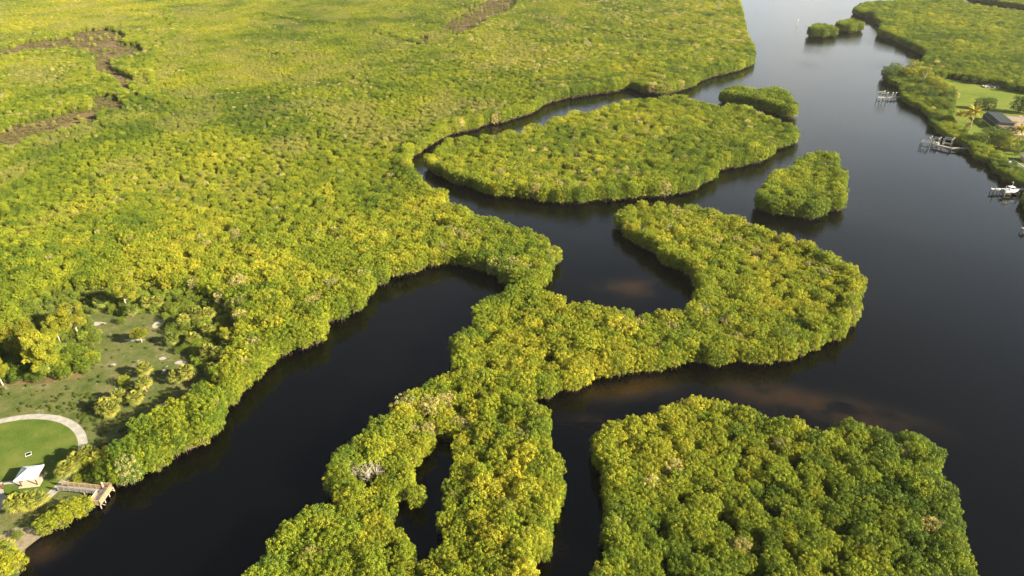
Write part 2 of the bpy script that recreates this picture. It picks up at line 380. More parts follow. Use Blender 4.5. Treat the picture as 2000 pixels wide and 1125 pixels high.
SHORE = [(1438, -60), (1441, -30), (1444, 0), (1454, 39), (1459, 65), (1473, 94), (1473, 123), (1451, 136), (1425, 143), (1392, 150), (1369, 159), (1354, 170), (1334, 176), (1308, 183), (1282, 184), (1254, 181),
         (1231, 173), (1201, 179), (1153, 185), (1113, 191), (1081, 199), (1060, 207), (1044, 221), (1015, 229), (985, 239), (953, 243), (935, 251), (908, 257), (885, 262), (860, 273),
         (849, 281), (831, 294), (817, 303), (804, 305), (803, 329), (823, 342), (831, 358), (844, 366), (871, 371), (875, 393), (892, 398), (921, 406), (927, 417), (951, 419), (972, 429),
         (999, 435), (1020, 446), (1049, 452), (1074, 462), (1083, 480), (1100, 489), (1096, 512), (1077, 526), (1074, 543), (1068, 563), (1030, 572), (993, 563), (974, 550), (950, 536), (928, 529),
         (909, 523), (881, 517), (866, 518), (850, 520), (838, 521), (833, 529), (806, 535), (785, 538), (763, 543), (753, 555), (737, 557), (731, 573), (721, 586), (713, 594), (718, 605),
         (705, 611), (686, 614), (675, 623), (657, 629), (641, 633), (638, 642), (647, 653), (638, 666), (614, 677), (603, 686), (582, 685), (569, 691), (550, 697), (545, 702), (530, 720),
         (505, 742), (493, 753), (480, 767), (467, 787), (450, 797), (435, 815), (440, 830), (425, 850), (400, 873), (390, 881), (368, 887), (337, 897), (331, 906), (313, 921), (282, 933),
         (270, 947), (255, 952), (236, 956), (221, 952), (200, 948), (185, 962), (180, 980), (178, 995), (163, 1013), (135, 1025), (117, 1044), (86, 1048), (72, 1054), (46, 1074), (49, 1087), (50, 1111), (43, 1130), (20, 1200)]
MAIN_PX = SHORE + [(-60, 1260), (-420, 1260), (-420, 700), (-380, 300), (-330, 0), (-330, -60)]
RIGHT_SHORE = [(1664, 26), (1664, 20), (1675, 10), (1694, 4), (1720, 3), (1746, 3), (1752, -8), (1770, -40), (1860, -40), (1867, 0), (1902, 8), (1935, 13), (1967, 18), (2000, 23), (2060, 30), (2300, 60)]
RIGHT_LOWER = [(2000, 402), (1994, 384), (1999, 371), (1982, 366), (1970, 358), (1956, 354), (1952, 345), (1935, 333), (1925, 319), (1901, 313), (1896, 307), (1888, 294), (1867, 282), (1851, 274),
               (1828, 260), (1822, 250), (1813, 241), (1814, 231), (1802, 223), (1792, 213), (1773, 206), (1757, 194), (1755, 178), (1751, 170), (1738, 166), (1726, 157), (1720, 148), (1724, 140),
               (1740, 132), (1772, 125), (1800, 119), (1805, 109), (1772, 94), (1740, 78), (1714, 71), (1714, 60), (1722, 52), (1707, 44), (1701, 35), (1675, 32)]
RIGHT_PX = RIGHT_SHORE + [(2300, 500), (2010, 430)] + RIGHT_LOWER
FAR_PX = [(1902, 0), (1935, 9), (1967, 14), (2000, 17), (2060, 20), (2200, 30), (2200, -30), (1880, -30)]

H = 6.0
OUT = {'A': outline(A_PX, H), 'B': outline(B_PX, H), 'C': outline(C_PX, H), 'D1': outline(D1_PX, 7), 'D2': outline(D2_PX, 7), 'E': outline(E_PX, 7.2),
       'F': outline(F_PX, H + .9), 'G': outline(G_PX, 6.4), 'main': outline(MAIN_PX, H + .4), 'right': outline(RIGHT_PX, 6), 'far': outline(FAR_PX, 6)}
HOLE = outline(CH_PX, H + 1.2, water_outside=False)
hc_ = np.mean(np.array(HOLE), 0); HOLE = [tuple(hc_ + (np.array(v) - hc_) * np.array([1.08, 1.03])) for v in HOLE]

# ------------------------------------------------------------------ setting: water and land
sheet('water', [(-6000, -3000), (6000, -3000), (6000, 12000), (-6000, 12000)], 0, M['water'])
for nm in OUT:
    p = inset(OUT[nm], 2.6)
    sheet({'main': 'mainland_ground', 'right': 'river_bank_ground', 'far': 'far_bank_ground'}.get(nm, 'island_ground'), p, .25 if nm != 'C' else .262, M['mud'] if nm == 'main' else M['litter'], 1.2,
          holes=[inset(HOLE, -1.6)] if nm == 'C' else ())
def pxs(l, z=0): return [tuple(P(x, y, z))[:2] for x, y in l]
CLEAR_PX = [(-420, 700), (-40, 742), (20, 752), (100, 748), (170, 735), (195, 715), (205, 690), (203, 650), (182, 628), (200, 612), (250, 625), (300, 612), (322, 640), (330, 660), (355, 690), (400, 740), (385, 770), (345, 805),
            (310, 830), (262, 865), (245, 890), (215, 930), (190, 950), (165, 962), (175, 985), (140, 1015), (95, 1038), (80, 1048), (50, 1072), (44, 1100), (20, 1180), (-420, 1180)]
OPEN = pxs(CLEAR_PX, .27)
i0, i1 = CLEAR_PX.index((200, 612)), CLEAR_PX.index((310, 830))
CLEAR_PX = CLEAR_PX[:5] + [(120, 700), (60, 640), (40, 600), (110, 575), (190, 572), (250, 570), (330, 575), (400, 588), (438, 612), (462, 655), (452, 705), (432, 745), (405, 775), (360, 808)] + CLEAR_PX[i1:]
CLEAR = pxs(CLEAR_PX, .27)
sheet('clearing_ground', CLEAR, .272, M['grass'])
SANDP = pxs([(82, 1047), (48, 1073), (38, 1085), (-30, 1100), (-60, 1062), (0, 1045), (30, 1030), (60, 1030)], .28)
sheet('sand_beach', SANDP, .28, M['sand'])
for k_, (px, py, rx, ry) in enumerate([(318, 700, 1.0, .8), (322, 722, .5, 1.8), (190, 632, 2.6, 1.0), (310, 632, 1.6, 2.6), (354, 708, 1.8, .9), (222, 712, .9, .5), (262, 664, 3.2, .6), (318, 790, .8, .5), (185, 775, .7, .5)]):
    c_ = P(px, py, .28); sheet('sand_patch', [(c_.x + rx * (.7 + .5 * vnoise(np.array([a_ * 1.3 + k_ * 9]), np.array([0.5]), 4)[0]) * math.cos(a_), c_.y + ry * (.7 + .5 * vnoise(np.array([a_ * 1.7 + k_ * 5]), np.array([1.5]), 6)[0]) * math.sin(a_)) for a_ in np.linspace(0, 6.0, 13)], .278, M['palesand'])
RC, RI, RO = (-115.12, 109.04), 17.76, 19.65
def arc(r, a0, a1, n=64): return [(RC[0] + r * math.cos(math.radians(a0 + (a1 - a0) * i / n)), RC[1] + r * math.sin(math.radians(a0 + (a1 - a0) * i / n))) for i in range(n + 1)]
sheet('mown_lawn', arc(RI - .0, -38, 200) + [(-121, 98), (-110, 97.5), (-104, 99.5)], .284, M['lawn'])
sheet('circular_path', arc(RO, -30, 205) + arc(RI - .02, -30, 205)[::-1], .292, M['concrete'], .05)
sheet('path', pxs([(-40, 948), (0, 954), (6.4, 956), (8.8, 965.6), (17.6, 973.6), (15.2, 986.4), (0, 997.6), (-40, 1020)], .29), .290, M['concrete'], .05)
sheet('path', pxs([(6, 941), (20, 939), (31, 939), (44, 941), (44, 947), (30, 946), (20, 945), (7, 946.5)], .29), .296, M['concrete'], .05)
LAWN2_PX = [(1826, 157), (1855, 154), (1884, 158), (1923, 167), (1953, 171), (2000, 183), (2300, 240), (2300, 420), (2010, 350), (1985, 333), (1962, 314), (1945, 304), (1915, 292), (1893, 275), (1876, 258), (1862, 240), (1855, 224), (1861, 209), (1868, 196), (1864, 178), (1835, 166)]
LAWN2 = pxs(LAWN2_PX, .27)
sheet('house_lawn', LAWN2, .28, M['bigLawn'])
sheet('gravel_pad', pxs([(1966, 318), (1978, 313), (2000, 327), (2030, 345), (1996, 331), (1984, 328)], .29), .290, M['gravel'])

# ------------------------------------------------------------------ plants: leaf clouds and prototypes
def leaves(rng, centers, radii, per, size, aspect=.62, out=.85, up=.2, lo=-1.0, zflat=.8):
    """Small leaf faces spread over the shells of many leaf clumps. Returns verts (n,4,3) and a clump value per leaf."""
    V, LV = [], []
    for c, r in zip(centers, radii):
        n = max(6, int(per * (r / .9) ** 2))
        d = rng.normal(size=(n, 3)); d /= np.linalg.norm(d, axis=1)[:, None]
        d = d[d[:, 2] > lo]
        n = len(d)
        rad = r * (.55 + .5 * rng.random(n) ** .6)
        p = np.array(c) + d * rad[:, None] * np.array([1, 1, zflat])
        nr = d * out + np.array([0, 0, up]) + rng.normal(size=(n, 3)) * .45
        nr /= np.linalg.norm(nr, axis=1)[:, None]
        t = np.cross(nr, rng.normal(size=(n, 3))); t /= np.linalg.norm(t, axis=1)[:, None]
        b = np.cross(nr, t)
        s = size * (.7 + .6 * rng.random(n))[:, None]
        q = np.stack([p - t * s * .5, p + b * s * .5 * aspect + nr * s * .08, p + t * s * .5, p - b * s * .5 * aspect + nr * s * .08], 1)
        V.append(q); LV.append(np.clip(rng.normal(.42, .27) + rng.normal(size=n) * .12, 0, 1))
    return np.concatenate(V), np.concatenate(LV)
def leaf_mesh(name, V, LV, mats, extra=None):
    """One mesh of leaf faces (material 0), optionally with woody faces (material 1)."""
    n = len(V); verts = V.reshape(-1, 3)
    faces = np.arange(n * 4).reshape(-1, 4).tolist()
    vl = verts.tolist(); lv = np.repeat(LV, 4).tolist()
    if extra:
        k = len(vl); vl += [list(v) for v in extra.v]; faces += [[k + i for i in f] for f in extra.f]; lv += [.5] * len(extra.v)
    me = bpy.data.meshes.new(name); me.from_pydata(vl, [], faces)
    for m in mats: me.materials.append(m)
    a = me.attributes.new('lv', 'FLOAT', 'POINT'); a.data.foreach_set('value', np.array(lv, np.float32))
    if extra:
        mi = np.zeros(len(faces), np.int32); mi[n:] = 1; me.polygons.foreach_set('material_index', mi)
    me.update(); return me

def mangrove_proto(seed, R=2.7, Ht=5.6):
    rng = np.random.default_rng(seed)
    C, r = [], []
    k = 0
    for i in range(4000):
        if k >= 66: break
        a = rng.random() * 2 * math.pi; s = rng.uniform(-.5, 1.0)
        if s < .25:                                   # hanging skirt round the crown
            rr = R * rng.uniform(.68, .9); z = 1.1 + (s + .5) / .75 * (Ht - 3.0)
        else:                                         # broad uneven top
            rr = R * .86 * math.sqrt(rng.random()); z = Ht - .75 - .8 * (rr / R) ** 2.2 + rng.uniform(-1.2, .85)
        p = np.array([math.cos(a) * rr, math.sin(a) * rr, z])
        q = rng.uniform(.4, .8)
        if all(np.linalg.norm(p - c) > .9 * (q + w) for c, w in zip(C, r)):
            C.append(p); r.append(q); k += 1
    V, LV = leaves(rng, C, r, 250, .24, lo=-.5, zflat=1.0)
    W = MB()
    for i in range(4):
        a = rng.random() * 6.28
        c = C[int(rng.integers(len(C)))]
        W.tube([(math.cos(a) * .4, math.sin(a) * .4, -.4), (c[0] * .3, c[1] * .3, 1.6), (c[0] * .8, c[1] * .8, c[2] * .9)], [.13, .10, .04], 5, False)
    for i in range(9):
        a = rng.random() * 6.28; d = rng.uniform(1.0, 2.1)
        W.tube([(math.cos(a) * .2, math.sin(a) * .2, 1.5), (math.cos(a) * d * .7, math.sin(a) * d * .7, 1.2), (math.cos(a) * d, math.sin(a) * d, -.6)], [.05, .045, .035], 4, False)
    return V, LV, W
PROTO = bpy.data.collections.new('plant_prototypes')      # not linked to the scene
MG = []
for i in range(8):
    V, LV, Wd = mangrove_proto(100 + i)
    crown = leaf_mesh('crown', V, LV, [M['leaf']]); trunk = Wd.mesh('trunk', M['bark'])
    both = bpy.data.objects.new('mangrove_shape_%d' % i, leaf_mesh('mangrove_shape', V, LV, [M['leaf'], M['bark']], Wd)); PROTO.objects.link(both)
    MG.append((crown, trunk))
# thin crowns of pale twigs and sparse leaves
TW = []
def twiggy(seed, R=2.5, leafy=True):
    rng = np.random.default_rng(seed); W = MB(); C, r = [], []
    for i in range(16):
        a = rng.random() * 6.28; e = rng.uniform(.35, 1.35); L = R * rng.uniform(.8, 1.2)
        tip = Vector((math.cos(a) * math.cos(e) * L, math.sin(a) * math.cos(e) * L, 2.6 + math.sin(e) * L))
        mid = Vector((tip.x * .45, tip.y * .45, 2.2 + (tip.z - 2.2) * .4))
        W.tube([(0, 0, 1.0), mid, tip], [.09, .06, .02], 4, False)
        for j in range(5):
            q = mid.lerp(tip, rng.uniform(.2, .9)); w = q + Vector(rng.normal(size=3)) * .6 + Vector((0, 0, .35))
            W.tube([q, w], [.035, .012], 3, False); C.append(np.array(w)); r.append(rng.uniform(.25, .45))
    W.tube([(0, 0, -.3), (.05, .05, 1.2)], [.14, .11], 5, False)
    V, LV = leaves(rng, C, r, 75, .2, lo=-1)
    return V, LV, W
for i in range(3):
    V, LV, Wd = twiggy(300 + i)
    TW.append((leaf_mesh('crown', V, LV, [M['leaf']]), Wd.mesh('branches', M['deadwood']), Wd))
    both = bpy.data.objects.new('pale_shape_%d' % i, leaf_mesh('pale_shape', V, LV, [M['leaf'], M['deadwood']], Wd)); PROTO.objects.link(both)

# ------------------------------------------------------------------ the stand: where trees grow, how tall, what colour
ANCH = np.array([  # px, py, height, yellow, pale
    (60, 520, 5.2, .55, .03), (300, 480, 5.4, .6, .03), (550, 560, 6, .62, .04), (700, 480, 5.6, .55, .04), (950, 480, 6, .45, .03), (850, 380, 5.2, .5, .03), (650, 380, 4.2, .6, .04),
    (300, 400, 3.8, .75, .02), (100, 420, 3.0, .45, .02), (100, 320, 2.4, .22, .0), (300, 270, 2.2, .25, .0), (450, 310, 2.8, .65, .04), (600, 260, 2.5, .5, .12), (750, 290, 2.9, .4, .08),
    (800, 190, 2.3, .42, .10), (1000, 180, 2.4, .35, .07), (1150, 170, 4.5, .4, .03), (1300, 130, 6.6, .42, .04), (1400, 60, 6.5, .5, .16), (1250, 50, 3.3, .42, .22), (1100, 60, 2.8, .38, .22),
    (950, 110, 2.8, .42, .22), (800, 100, 2.8, .18, .03), (650, 110, 1.9, .3, .04), (650, 30, 2.0, .4, .03), (450, 130, 1.5, .42, .03), (350, 200, 1.9, .42, .05), (500, 30, 2.1, .5, .04),
    (260, 100, 3.2, .4, .08), (100, 160, 2.4, .42, .10), (100, 30, 2.4, .6, .06), (220, 20, 2.4, .6, .05), (0, 640, 3.6, .2, .05), (60, 690, 3.0, .2, 0), (20, 590, 4.2, .3, .03), (430, 640, 5.5, .5, .06), (300, 900, 5.5, .5, .03), (120, 1000, 5, .7, 0),
    (1000, 340, 5.4, .52, .04), (1200, 280, 4.4, .45, .07), (1450, 260, 5, .45, .04), (1570, 370, 5.8, .38, .02), (1480, 195, 6.8, .12, .0), (1620, 55, 6.5, .15, 0),
    (1300, 440, 5.6, .45, .03), (1500, 520, 4.8, .58, .05), (1600, 600, 4.8, .6, .04), (1400, 670, 5.6, .36, .05), (1100, 650, 5.8, .46, .07), (960, 640, 5.5, .42, .05),
    (950, 850, 5.6, .42, .03), (750, 900, 5.6, .3, .04), (1000, 960, 5.6, .48, .03), (700, 1080, 5.6, .55, .02), (900, 1080, 5.6, .45, .03),
    (1300, 850, 5.2, .4, .03), (1500, 950, 4.8, .22, .02), (1750, 950, 5.4, .34, .03), (1300, 1050, 4.8, .25, .02), (1600, 1060, 5.0, .35, .04),
    (1750, 50, 6.5, .3, .0), (1900, 90, 6.5, .42, .0), (1800, 210, 3.6, .12, .03), (1950, 330, 3.2, .25, .0), (1850, 260, 3.6, .15, .0), (1750, 160, 4, .15, 0), (1840, 190, 3.4, .2, .1)])
def field(px, py):
    px, py = np.asarray(px), np.asarray(py); num = np.zeros((len(px), 3)); den = np.zeros(len(px))
    for a in ANCH:
        d2 = ((px - a[0]) / 1.3) ** 2 + (py - a[1]) ** 2
        w = 1 / (d2 + 900.0) ** 1.5
        num += w[:, None] * a[2:5]; den += w
    return num / den[:, None]
BARE_PX = [
    [(-60, 112), (0, 102), (24, 96), (51, 84), (114, 78), (168, 60), (210, 58), (240, 66), (249, 75), (240, 87), (279, 90), (282, 102), (258, 105), (228, 111), (216, 120), (222, 138), (246, 147), (262, 153), (252, 171),
     (240, 172), (228, 156), (213, 147), (186, 138), (180, 120), (186, 105), (150, 96), (129, 87), (90, 96), (51, 93), (0, 108), (-60, 122)],
    [(-60, 275), (0, 261), (39, 243), (90, 231), (144, 219), (177, 216), (186, 192), (210, 188), (228, 192), (249, 207), (210, 213), (186, 219), (183, 237), (135, 243), (84, 258), (45, 276), (0, 284), (-60, 298)],
    [(1036, -18), (1010, 0), (996, 22), (960, 32), (920, 58), (897, 63), (888, 61), (861, 54), (879, 40), (915, 22), (956, 0), (980, -18)],
    [(818, 72), (838, 74), (832, 83), (818, 80)]]
BARE = [outline(b, 4.0, water_outside=False) for b in BARE_PX]
HOUSE_CLEAR = pxs([(1880, 258), (1905, 262), (1935, 245), (1960, 250), (2010, 300), (2300, 330), (2300, 230), (2000, 190), (1915, 205), (1860, 215)], .3)
RIDGES = [([(325, 20), (345, 60), (300, 100), (285, 130), (300, 165), (270, 185), (330, 195)], 4.2, 16), ([(0, 130), (60, 108), (130, 100), (175, 112), (195, 145), (235, 175), (185, 178)], 3.8, 13), ([(0, 235), (60, 220), (110, 200), (150, 190), (190, 185)], 4.2, 14),
          ([(740, 60), (790, 75), (840, 88), (900, 85), (935, 70)], 4.2, 14), ([(520, 25), (600, 40), (690, 45)], 3.6, 10), ([(500, 95), (560, 105), (640, 100)], 3.4, 12), ([(700, 150), (760, 165), (830, 150), (920, 130), (1000, 122)], 3.6, 12),
          ([(930, 62), (970, 38), (1010, 18), (1040, -10)], 4.2, 10), ([(640, 195), (720, 180), (790, 185)], 3.4, 10), ([(1190, 60), (1250, 75), (1320, 65)], 5, 14)]
def edge_dist_open(line, x, y):
    p = np.array(line, float) * np.array([1, 2.2]); d = np.full(len(x), 1e9)
    for a, b in zip(p[:-1], p[1:]):
        ab = b - a; t = np.clip(((x - a[0]) * ab[0] + (y - a[1]) * ab[1]) / (ab @ ab), 0, 1)
        d = np.minimum(d, (x - a[0] - t * ab[0]) ** 2 + (y - a[1] - t * ab[1]) ** 2)
    return np.sqrt(d)
rng = np.random.default_rng(5)
T = []          # x, y, scale_xy, scale_z, region, pxy
LEVELS = [(0, 2.25, 1.45), (2.25, 3.4, 1.95), (3.4, 4.7, 2.6), (4.7, 99, 2.95)]
def radius(h): return 2.7 * h / 5.6 * .84 + .12
for nm, poly in OUT.items():
    pa = np.array(poly); x0, y0 = pa.min(0); x1, y1 = pa.max(0)
    x0, x1, y1 = max(x0, -760), min(x1, 760), min(y1, 1060)
    for lo, hi, s in LEVELS:
        gx, gy = np.meshgrid(np.arange(x0, x1, s), np.arange(y0, y1, s * .866))
        gx = gx + (np.arange(gx.shape[0])[:, None] % 2) * s * .5
        x = gx.ravel() + rng.uniform(-.36, .36, gx.size) * s; y = gy.ravel() + rng.uniform(-.36, .36, gx.size) * s
        px, py, d = to_px(x, y, 3.0)
        k = (px > -220) & (px < 2200) & (py > -70) & (py < 1250)
        x, y, px, py = x[k], y[k], px[k], py[k]
        k = inside(poly, x, y)
        if nm == 'C': k &= ~inside(HOLE, x, y)
        if nm == 'main':
            wx, wy = x + 2.0 * (fbm(x * .12, y * .12, 61) - .5) * 2, y + 3 * (fbm(x * .12 + 40, y * .12, 62) - .5) * 2
            for b in BARE: k &= ~(inside(b, wx, wy) & (rng.random(len(x)) > .02))
            k &= ~inside(CLEAR, x, y) & ~((px < 232) & (py > 925))
        if nm == 'right': k &= ~inside(LAWN2, x, y)
        x, y, px, py = x[k], y[k], px[k], py[k]
        if not len(x): continue
        ed = edge_dist(poly, x, y)
        if nm == 'C': ed = np.minimum(ed, edge_dist(HOLE, x, y))
        f = field(px, py); h = f[:, 0].copy()
        if nm == 'main':
            wgt = np.clip(1 - ed / 16, 0, 1); h = np.maximum(h, h * (1 - wgt) + 6.2 * wgt)
            md = np.full(len(x), 1e9)
            for b in BARE[:3]: md = np.minimum(md, edge_dist(b, x, y))
            w2 = np.clip(1 - md / 14, 0, 1) * vnoise(x * .06, y * .06, 77); h = h + 1.6 * w2
            cd = edge_dist(CLEAR, x, y); k2 = cd > radius(h) * .4
        else:
            wgt = np.clip(1 - ed / 7, 0, 1); h = np.maximum(h, h * (1 - wgt) + (7 if nm in ('E', 'D1', 'D2') else 6.0) * wgt)
            if nm == 'right': h = np.where(py > 125, f[:, 0], h)
            k2 = np.ones(len(x), bool)
            if nm == 'right': k2 = edge_dist(LAWN2, x, y) > radius(h) * .5
        if nm == 'main':
            for rl, rh, rw in RIDGES:
                rp_ = edge_dist_open(rl, px, py * 2.2); h = np.maximum(h, rh * np.exp(-(rp_ / rw) ** 2))
        h = h * (.86 + .28 * fbm(x * .045, y * .045, 3))
        h = h * np.where(h < 3.6, rng.uniform(.72, 1.28, len(x)), rng.uniform(.88, 1.1, len(x))) * np.where(rng.random(len(x)) < .035, 1.22, 1)
        k = k2 & (h >= lo) & (h < hi) & (ed > radius(h) * .78)
        for v in zip(x[k], y[k], h[k], f[k, 1], f[k, 2], ed[k]): T.append((*v, nm))
        if lo == 2.25 and nm != 'x':                                # young growth filling the floor between the tall crowns
            k = k2 & (h >= 3.4) & (ed > 2.2) & (rng.random(len(x)) < .42)
            for v in zip(x[k], y[k], h[k] * rng.uniform(.5, .68, k.sum()), f[k, 1] - .15, f[k, 2], ed[k]): T.append((*v, nm))
    # a row of trees along the water's edge, so the shore keeps its outline
    loops = [poly] + ([HOLE] if nm == 'C' else [])
    for li, lp in enumerate(loops):
        sgn = (1 if area2(lp) > 0 else -1) * (1 if li == 0 else -1)
        acc = 0.0; n = len(lp)
        for i in range(n):
            a, b = np.array(lp[i]), np.array(lp[(i + 1) % n]); L = np.linalg.norm(b - a)
            if L < .01: continue
            tdir = (b - a) / L; nrm = np.array([-tdir[1], tdir[0]]) * sgn
            while acc < L:
                hh = rng.uniform(4.2, 6.9) if nm not in ('E', 'D1', 'D2') else rng.uniform(6, 8)
                q = a + tdir * acc + nrm * radius(hh) * rng.uniform(.55, 1.15)
                acc += rng.uniform(1.7, 2.7)
                px, py, d = to_px(q[0], q[1], 3)
                if nm == 'right' and py > 125: hh *= .62
                if not (-220 < px < 2200 and -70 < py < 1250): continue
                if nm == 'main' and (inside(CLEAR, q[:1], q[1:2])[0] or (px < 232 and py > 925)): continue
                if not inside(poly, q[:1], q[1:2])[0]: continue
                if edge_dist(poly, q[:1], q[1:2])[0] < radius(hh) * .5: continue
                if nm == 'main' and (px < -100 or py > 1120): continue
                f = field([px], [py])[0]
                T.append((q[0], q[1], hh, f[1], f[2], 1.0, nm))
            acc -= L
# an open gap of bare branches on the bottom centre island, one big rounded crown on the middle island
gap = P(712, 945, 1.5); dome = P(1213, 655, 3.0)
T = [(t[0], t[1], min(t[2], 2.3) if math.hypot(t[0] - gap.x, t[1] - gap.y) < 3.6 else t[2], *t[3:]) for t in T if math.hypot(t[0] - dome.x, t[1] - dome.y) > 3.6]
hd_ = edge_dist(HOLE, np.array([t[0] for t in T]), np.array([t[1] for t in T]))
T = [(t[0], t[1], min(t[2], 4.4) if hd_[i] < 7 and t[6] == 'C' else t[2], *t[3:]) for i, t in enumerate(T) if t[6] != 'C' or hd_[i] > 1.5]
N = len(T)
tx = np.array([t[0] for t in T]); ty = np.array([t[1] for t in T]); th = np.array([t[2] for t in T])
yel = np.array([t[3] for t in T]); pal = np.array([t[4] for t in T]); ted = np.array([t[5] for t in T]); treg = [t[6] for t in T]
GREEN, YG, YEL, TAN, DARK = (np.array(c) for c in ((.13, .2, .015), (.245, .295, .02), (.39, .385, .032), (.42, .385, .14), (.09, .145, .018)))
n3 = fbm(tx * .014 + 3, ty * .010, 91); n1 = fbm(tx * .035 + 9, ty * .035, 21); n2 = fbm(tx * .11, ty * .11, 31)
q = np.clip(yel + np.where(np.array([r_ in ('A', 'B', 'C', 'F', 'G') for r_ in treg]), .07, .0) + (n1 - .5) * .95 + (n2 - .5) * .6 + (n3 - .5) * np.where(th < 3.2, 1.1, .3) + rng.normal(size=N) * np.where(th < 3, .09, .16), 0, 1.05)
tint = np.where((q < .5)[:, None], GREEN + (YG - GREEN) * (q / .5)[:, None], YG + (YEL - YG) * ((q - .5) / .5)[:, None])
yc = P(985, 940, 4.5)
near = (np.hypot(tx - yc.x, ty - yc.y) < 4.6) & (th > 3); tint[near] = YEL * 1.05; q[near] = 1
dk = np.clip((.3 - q) / .3, 0, 1)[:, None] * .5; tint = tint * (1 - dk) + DARK * dk
ispale = rng.random(N) < pal * np.clip(4 * vnoise(tx * .05, ty * .05, 51) - 1.3, 0.1, 3)
tp = rng.random(N)
tint[ispale] = TAN * (.8 + .35 * rng.random((ispale.sum(), 1)))
tint *= (.85 + .3 * rng.random((N, 1)))
pz = np.clip((fbm(tx * .045 + 70, ty * .03, 95) - .48) * 5, 0, 1) * (th < 3.6) * .5      # paler, greyer stretches of the marsh scrub
tint = tint * (1 - pz[:, None]) + np.array([.33, .31, .10]) * pz[:, None]
proto = rng.integers(0, 8, N)
twig = ispale & (rng.random(N) < .22)
# collection children come sorted by name: mangrove_shape_0..7, then pale_shape_0..2
proto = np.where(twig, 8 + rng.integers(0, 3, N), proto)
rot = rng.random(N) * 2 * math.pi
sxy = th / 5.6 * .85 * rng.uniform(.85, 1.15, N); sz = th / 5.6
print('trees', N)

def scatter(name, X, Y, Rz, SX, SZ, TI, PR, label, cat):
    n = len(X); me = bpy.data.meshes.new(name); me.vertices.add(n)
    me.vertices.foreach_set('co', np.stack([X, Y, np.full(n, .25)], 1).astype(np.float32).ravel())
    def at(a, t, data, f='vector'):
        a = me.attributes.new(a, t, 'POINT'); a.data.foreach_set(f, np.ascontiguousarray(data).ravel())
    at('rot', 'FLOAT_VECTOR', np.stack([np.zeros(n), np.zeros(n), Rz], 1).astype(np.float32))
    at('scl', 'FLOAT_VECTOR', np.stack([SX, SX, SZ], 1).astype(np.float32))
    at('tint', 'FLOAT_VECTOR', TI.astype(np.float32))
    at('shape', 'INT', PR.astype(np.int32), 'value')
    me.materials.append(M['leaf'])
    o = bpy.data.objects.new(name, me); COL.objects.link(o)
    ng = bpy.data.node_groups.new(name, 'GeometryNodeTree')
    ng.interface.new_socket('Geometry', in_out='INPUT', socket_type='NodeSocketGeometry'); ng.interface.new_socket('Geometry', in_out='OUTPUT', socket_type='NodeSocketGeometry')
    nd, lk = ng.nodes, ng.links
    gi, go = nd.new('NodeGroupInput'), nd.new('NodeGroupOutput'); ip = nd.new('GeometryNodeInstanceOnPoints'); ci = nd.new('GeometryNodeCollectionInfo')
    ci.inputs['Collection'].default_value = PROTO; ci.inputs['Separate Children'].default_value = True; ci.inputs['Reset Children'].default_value = True
    ip.inputs['Pick Instance'].default_value = True
    def na(a, t):
        a_ = nd.new('GeometryNodeInputNamedAttribute'); a_.data_type = t; a_.inputs['Name'].default_value = a
        return next(s for s in a_.outputs if s.enabled and s.name == 'Attribute')
    lk.new(gi.outputs[0], ip.inputs['Points']); lk.new(ci.outputs[0], ip.inputs['Instance'])
    lk.new(na('shape', 'INT'), ip.inputs['Instance Index']); lk.new(na('rot', 'FLOAT_VECTOR'), ip.inputs['Rotation']); lk.new(na('scl', 'FLOAT_VECTOR'), ip.inputs['Scale'])
    lk.new(ip.outputs[0], go.inputs[0])
    md = o.modifiers.new('grow', 'NODES'); md.node_group = ng
    return tag(o, label, cat, kind='stuff')

# the 300 that show largest stand as single trees
tpx, tpy, tpd = to_px(tx, ty, th * .6)
vis = (tpx > 0) & (tpx < 2000) & (tpy > 0) & (tpy < 1125)
size = np.where(vis & (th > 3.4), radius(th) / tpd, 0)
order = np.argsort(-size)[:300]
single = np.zeros(N, bool); single[order] = True
REG = {'A': 'bottom right island', 'B': 'middle island', 'C': 'bottom centre island', 'main': 'left park bank'}
BOX = {'A': (1158, 1890, 775, 1125), 'C': (490, 1105, 740, 1125), 'B': (885, 1690, 400, 785)}
for i in order:
    nm = treg[i]; reg = REG.get(nm, 'river bank')
    edge = ted[i] < 5
    colour = 'pale twiggy' if ispale[i] else ('bright yellow' if q[i] > .72 else 'yellow-green' if q[i] > .38 else 'dark green')
    if nm in BOX:
        x0, x1, y0, y1 = BOX[nm]; col_ = min(3, max(0, int(4 * (tpx[i] - x0) / (x1 - x0)))); row_ = min(2, max(0, int(3 * (tpy[i] - y0) / (y1 - y0))))
        part_ = ('far', 'middle', 'near')[row_] + ' ' + ('left', 'centre left', 'centre right', 'right')[col_]
        where = ("at the water's edge, %s of %s" if edge else 'inside the canopy, %s of %s') % (part_, reg)
    else:
        where = 'beside the water on ' + reg + (' near the pier' if tpy[i] > 860 else ' beyond the palms')
    o = empty('mangrove_tree', (tx[i], ty[i], .25), rot[i], '%s mangrove tree %s' % (colour, where), 'mangrove', '%s mangroves %s' % (colour, where))
    o.scale = (sxy[i], sxy[i], sz[i])
    c, w = (TW[proto[i] - 8][:2] if proto[i] >= 8 else MG[proto[i]])
    oc = link('crown', c, o); oc['tint'] = [float(v) for v in tint[i]]
    link('trunk' if proto[i] < 8 else 'branches', w, o)
rest = np.where(~single)[0]
low = th[rest] < 3.4
def scatter_trees(name, k, label, cat): return scatter(name, tx[k], ty[k], rot[k], sxy[k], sz[k], tint[k], proto[k], label, cat)
scatter_trees('mangrove_forest', rest[~low], 'dense yellow-green mangrove forest covering the mainland and islands', 'mangrove forest')
scatter_trees('low_scrub', rest[low], 'low yellow-green mangrove scrub covering the flat inland marsh', 'scrub')

